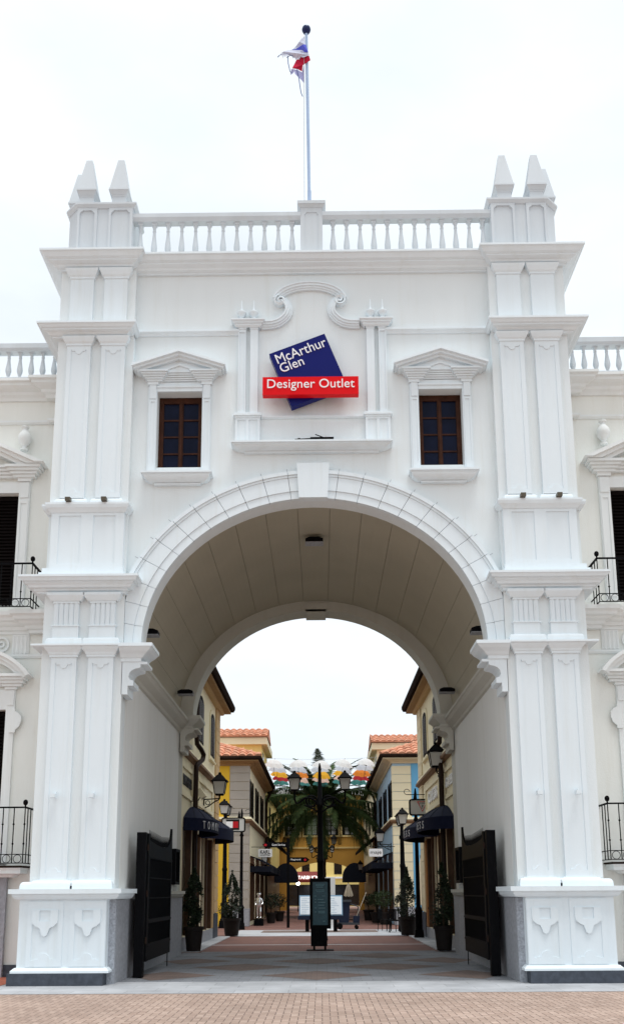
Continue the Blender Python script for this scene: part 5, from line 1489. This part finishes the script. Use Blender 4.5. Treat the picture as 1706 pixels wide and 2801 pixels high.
# ------------------------------------------------------------------ potted shrubs
def leaf_cloud(mb, n, f, size):
    for _ in range(n):
        p = f()
        d = Vector((random.gauss(0,1), random.gauss(0,1), random.gauss(0,.7))).normalized()
        e = d.cross(Vector((random.gauss(0,1), random.gauss(0,1), random.gauss(0,1)))).normalized()
        s1 = size*random.uniform(.6,1.4); s2 = s1*.45
        mb.add([p-d*s1, p+e*s2, p+d*s1, p-e*s2], [(0,1,2,3)])
def potted(x, y, h, pr, ph, r, label, m, kind='cone', n=2600):
    t = thing('potted_shrub', label, 'potted plant', (x, y, 0), 'potted shrubs along the shop fronts')
    q = MB(); q.lathe([(.02,0),(pr*.72,0),(pr*.76,.06),(pr*.95,ph*.86),(pr*1.08,ph*.87),(pr*1.08,ph),(pr*.95,ph),(pr*.92,ph-.05),(.01,ph-.05)], x, y, .03, 20); q.build('planter', M['pot'], t)
    q = MB(); q.tube([(x,y,ph),(x+.02,y,ph+(h-ph)*.6)], [.035,.015], 6)
    for _ in range(10):
        a = random.uniform(0, 2*PI); z = random.uniform(ph+.1, h*.75); q.tube([(x,y,z),(x+r*.7*math.cos(a),y+r*.7*math.sin(a),z+.2)], [.012,.004], 4)
    q.build('stem', M['trunk'], t)
    lumps = [(random.uniform(0,2*PI), random.random(), random.uniform(.55,1.3)) for _ in range(22)]
    def f():
        if kind == 'cone':
            la, lz, lr = random.choice(lumps)
            u = min(1.04, max(0, lz+random.gauss(0,.06)))
            rr = r*max(.06, 1-max(0,u)**2.1)*lr*(.6+.4*min(1, u*6))*random.uniform(.25,1)**.5
            a = la+random.gauss(0,.45)
            return Vector((x+rr*math.cos(a), y+rr*math.sin(a), ph+.02+u*(h-ph)))
        d = Vector((random.gauss(0,1), random.gauss(0,1), random.gauss(0,1))).normalized()*r*random.uniform(.5,1.05)
        return Vector((x, y, h-r))+d
    q = MB(); leaf_cloud(q, n, f, .045); q.build('foliage', m, t)
potted(-3.47, 9.55, 2.30, .27, .66, .33, 'tall dark potted conifer on the left, next to the passage wall', M['leafd'])
potted(-3.30, 19.25, 2.36, .34, .64, .44, 'potted conifer on the left, before the grey quoins and lamp post', M['leafd'])
potted(3.45, 9.25, 2.30, .27, .66, .40, 'tall dark potted conifer on the right, next to the passage wall', M['leafd'])
potted(3.30, 19.0, 2.42, .34, .66, .46, 'potted conifer on the right, before the cream quoins', M['leafd'])
potted(3.22, 31.6, 1.72, .30, .60, .48, 'round leafy potted shrub on the right, under the slate awning', M['leaf'], 'ball', 900)
potted(2.95, 34.2, 1.65, .30, .55, .42, 'round leafy potted shrub on the right, behind its twin', M['leaf'], 'ball', 900)
potted(2.75, 38.5, 1.5, .30, .6, .35, 'farthest dark potted shrub on the right of the street', M['leafd'], 'ball', 600)
potted(-2.60, 34.5, 1.6, .28, .55, .42, 'dark potted shrub on the left, behind the silver statue', M['leafd'], 'ball', 700)
potted(-2.30, 38.0, 1.6, .28, .55, .42, 'farther dark potted shrub on the left, near the fingerpost', M['leafd'], 'ball', 700)

# ------------------------------------------------------------------ chairs
ch0 = thing('cafe_chair', 'nearest black slatted cafe chair by the right-hand planter', 'chair', (3.02, 21.9, .016), 'black cafe chairs')
def child(name, mb, m):
    o = mb.build(name, m); o.parent = ch0; return o
m = MB(); m.box(-.21,.21,-.2,.2,.44,.465); child('seat', m, M['black'])
m = MB()
for i in range(6): m.box(-.2+i*.07,-.17+i*.07,.19,.21,.47,.86)
m.box(-.21,.21,.185,.215,.86,.90); child('backrest', m, M['black'])
for x in (-.19,.19):
    for yy in (-.18,.19):
        m = MB(); m.tube([(x,yy,.44),(x*1.1,yy*1.12,0)], .016, 6); child('leg', m, M['black'])
c = copy_tree(ch0, (3.05, 22.9, .016), None, R(150)); c['label'] = 'black slatted cafe chair behind the nearest one, turned the other way'
c = copy_tree(ch0, (2.72, 23.6, .016), None, R(60)); c['label'] = 'black slatted cafe chair farthest from the planter, turned sideways'

# ------------------------------------------------------------------ silver statue
t = thing('statue', 'shiny silver figure of a standing man with cap, on a black block at the left', 'statue', (-3.02, 31.0, 0))
m = MB(); m.box(-3.26,-2.80,30.8,31.25,.02,.34); m.build('plinth', M['gate'], t)
me = bpy.data.meshes.new('figure')
J = [(0,0,.62),(0,0,.80),(0,-.01,.95),(0,-.02,1.04),(0,-.03,1.13),(0,-.04,1.23),(.13,0,.93),(.20,-.06,.76),(.12,-.17,.68),(-.13,0,.93),(-.19,.0,.76),(-.15,-.10,.64),(.07,0,.58),(.08,-.03,.32),(.08,0,.06),(.08,-.12,.03),(-.07,0,.58),(-.07,.02,.32),(-.07,.02,.06),(-.08,-.10,.03)]
E_ = [(0,1),(1,2),(2,3),(3,4),(4,5),(2,6),(6,7),(7,8),(2,9),(9,10),(10,11),(0,12),(12,13),(13,14),(14,15),(0,16),(16,17),(17,18),(18,19)]
RD = [.10,.105,.12,.05,.095,.07,.055,.045,.04,.055,.045,.04,.075,.055,.04,.035,.075,.055,.04,.035]
me.from_pydata([(-3.02+x, 31.0+y, .345+z) for x, y, z in J], E_, [])
fo = bpy.data.objects.new('figure', me); col.objects.link(fo)
sk = fo.modifiers.new('Skin', 'SKIN')
if not me.skin_vertices: raise RuntimeError('no skin layer')
for i, r_ in enumerate(RD): me.skin_vertices[0].data[i].radius = (r_, r_)
me.skin_vertices[0].data[0].use_root = True
ss = fo.modifiers.new('Subsurf', 'SUBSURF'); ss.levels = 2; ss.render_levels = 2
me.materials.append(M['silver'])
fo.parent = t; fo.matrix_parent_inverse = Matrix.Translation((3.02, -31.0, 0))
m = MB(); m.lathe([(.115,0),(.12,.02),(.11,.09),(.06,.13),(.001,.14)], -3.02, 30.96, 1.50, 14); m.plate([(-3.12,30.82),(-2.92,30.82),(-2.90,30.95),(-3.14,30.95)], [], 1.50, 1.515, 'XY'); m.build('cap', M['silver'], t, True)

# ------------------------------------------------------------------ palm
def palm(x, y, h, L):
    t = thing('palm_tree', 'tall palm with drooping dark fronds in the middle of the street', 'palm', (x, y, 0))
    q = MB(); pts = []; rs = []
    for i in range(19):
        f = i/18; pts.append((x+.06*math.sin(f*2), y, f*h)); rs.append(.24-.07*f+(.02 if i % 2 else 0)+(.06 if i > 15 else 0))
    q.tube(pts, rs, 12); q.build('trunk', M['trunk'], t)
    N = 58
    for k in range(N):
        az = k*2.39996+random.uniform(-.25,.25)
        up = k < 20
        f = k/19 if up else (k-20)/(N-21)
        el = (R(72)-f*R(36) if up else R(38)-f*R(62))+random.uniform(-.1,.1)
        ln = L*((.92-.08*f) if up else (.92+.12*math.sin(PI*f)))*random.uniform(.9,1.08)
        bend = R(48+14*f) if up else R(64)
        d = Vector((math.cos(az), math.sin(az), 0))
        n = 16; p = Vector((x, y, h+.02)); sp = []
        for i in range(n+1):
            sp.append(p.copy())
            e = max(-1.45, el-(i/n)**1.6*bend)
            p = p+(d*math.cos(e)+Vector((0,0,math.sin(e))))*(ln/n)
        q = MB(); q.tube(sp, [.028*(1-i/n*.85) for i in range(n+1)], 5)
        sd = Vector((-d.y, d.x, 0))
        subs = (0, .33, .67) if up else (0, .25, .5, .75)
        for i in range(3, n+1):
            for sub in subs:
                if i == n and sub: continue
                a = sp[i]*(1-sub)+sp[min(n,i+1)]*sub
                tg = (sp[min(n,i+1)]-sp[i-1]).normalized()
                g = (i+sub)/n
                ll = ln*(.15 if up else .20)*(math.sin(PI*min(1, .10+g*.86))**.7)*random.uniform(.75,1.2)
                for sg in (-1, 1):
                    w1 = (sd*sg*.80+tg*.60+Vector((0,0,.12 if up else -.25))).normalized()
                    mid = a+w1*ll*.5
                    end = mid+(w1*ll*.5+Vector((0,0,-ll*.25)) if up else w1*ll*.18+Vector((0,0,-ll*random.uniform(.6,1.15))))
                    wv = tg*(.044 if up else .028)
                    q.add([a-wv, a+wv, mid+wv, mid-wv, end], [(0,1,2,3),(3,2,4)])
        q.build('frond', M['palm'], t)
palm(.12, 47, 7.2, 5.0)

# ------------------------------------------------------------------ rows of hanging umbrellas
proto = {}
def umb_mesh(key, m):
    if key in proto: return proto[key]
    n = 8; rr = .56; vs = [(0,0,.40)]
    rings = [(.35,.36),(.7,.23),(1.0,.0)]
    for k, z in rings:
        for i in range(n*2):
            a = PI*i/n; dip = .0 if i % 2 == 0 else 1
            r_ = rr*k*(1-.045*dip*k)
            vs.append((r_*math.cos(a), r_*math.sin(a), z+(.045*dip if k == 1 else -.008*dip)))
    N = n*2; fs = [(0,1+i,1+(i+1)%N) for i in range(N)]
    for j in range(2):
        for i in range(N): fs.append((1+j*N+i, 1+j*N+(i+1)%N, 1+(j+1)*N+(i+1)%N, 1+(j+1)*N+i))
    a = MB(); a.add(vs, fs); k0 = len(vs)
    pass
    b = MB(); b.tube([(0,0,.46),(0,0,-.42)], .010, 6); b.tube([(0,0,-.42),(.02,0,-.47),(.06,0,-.48),(.08,0,-.44)], .014, 6)
    for i in range(8): b.tube([(0,0,-.02),(rr*.55*math.cos(2*PI*i/8), rr*.55*math.sin(2*PI*i/8), .24)], .005, 4)
    proto[key] = (a.build('canopy', m), b.build('shaft', M['u_rib']))
    return proto[key]
used = set()
rows = [('white','u_white',35.0,'front'),('pale grey','u_grey',37.3,'second'),('yellow','u_yellow',39.6,'third'),('blush','u_pink',41.9,'fourth'),('teal','u_teal',44.2,'fifth'),('white','u_white',50.0,'last')]
XS = [-2.46,-1.18,.08,1.36,2.57]
pos = ['far left','left of centre','centre','right of centre','far right']
for cname, mk, yy, rn in rows:
    z = 8.45 if yy < 49 else 8.3
    for i, x in enumerate(XS):
        key, cn = mk, cname
        if mk == 'u_pink' and i in (0, 4): key, cn = 'u_red', 'red'
        if mk == 'u_yellow' and i in (1, 4): key, cn = 'u_orange', 'orange'
        if yy > 49 and i in (1, 2): continue
        t = thing('hanging_umbrella', 'open %s umbrella, %s in the %s row strung across the street' % (cn, pos[i], rn), 'umbrella', (x+random.uniform(-.06,.06), yy, z+random.uniform(-.04,.04)-.10*(1-abs(x)/2.6)), 'umbrellas strung across the street')
        for o in umb_mesh(key, M[key]):
            if key not in used or o.name not in used:
                used.add(o.name); c = o
            else:
                c = o.copy(); col.objects.link(c)
            c.parent = t
        used.add(key)
        t.rotation_euler = (random.uniform(.16,.34), random.uniform(-.08,.08), random.uniform(0,1))
    t = thing('umbrella_cable', 'thin steel cable carrying the %s row of umbrellas' % rn, 'cable', (0, yy, z+.4), 'cables across the street')
    m = MB(); m.tube([(-3.6+i*.72, yy, z+.48-.12*(1-((i-5)/5)**2)) for i in range(11)], .007, 5); m.build('wire', M['gray'], t)
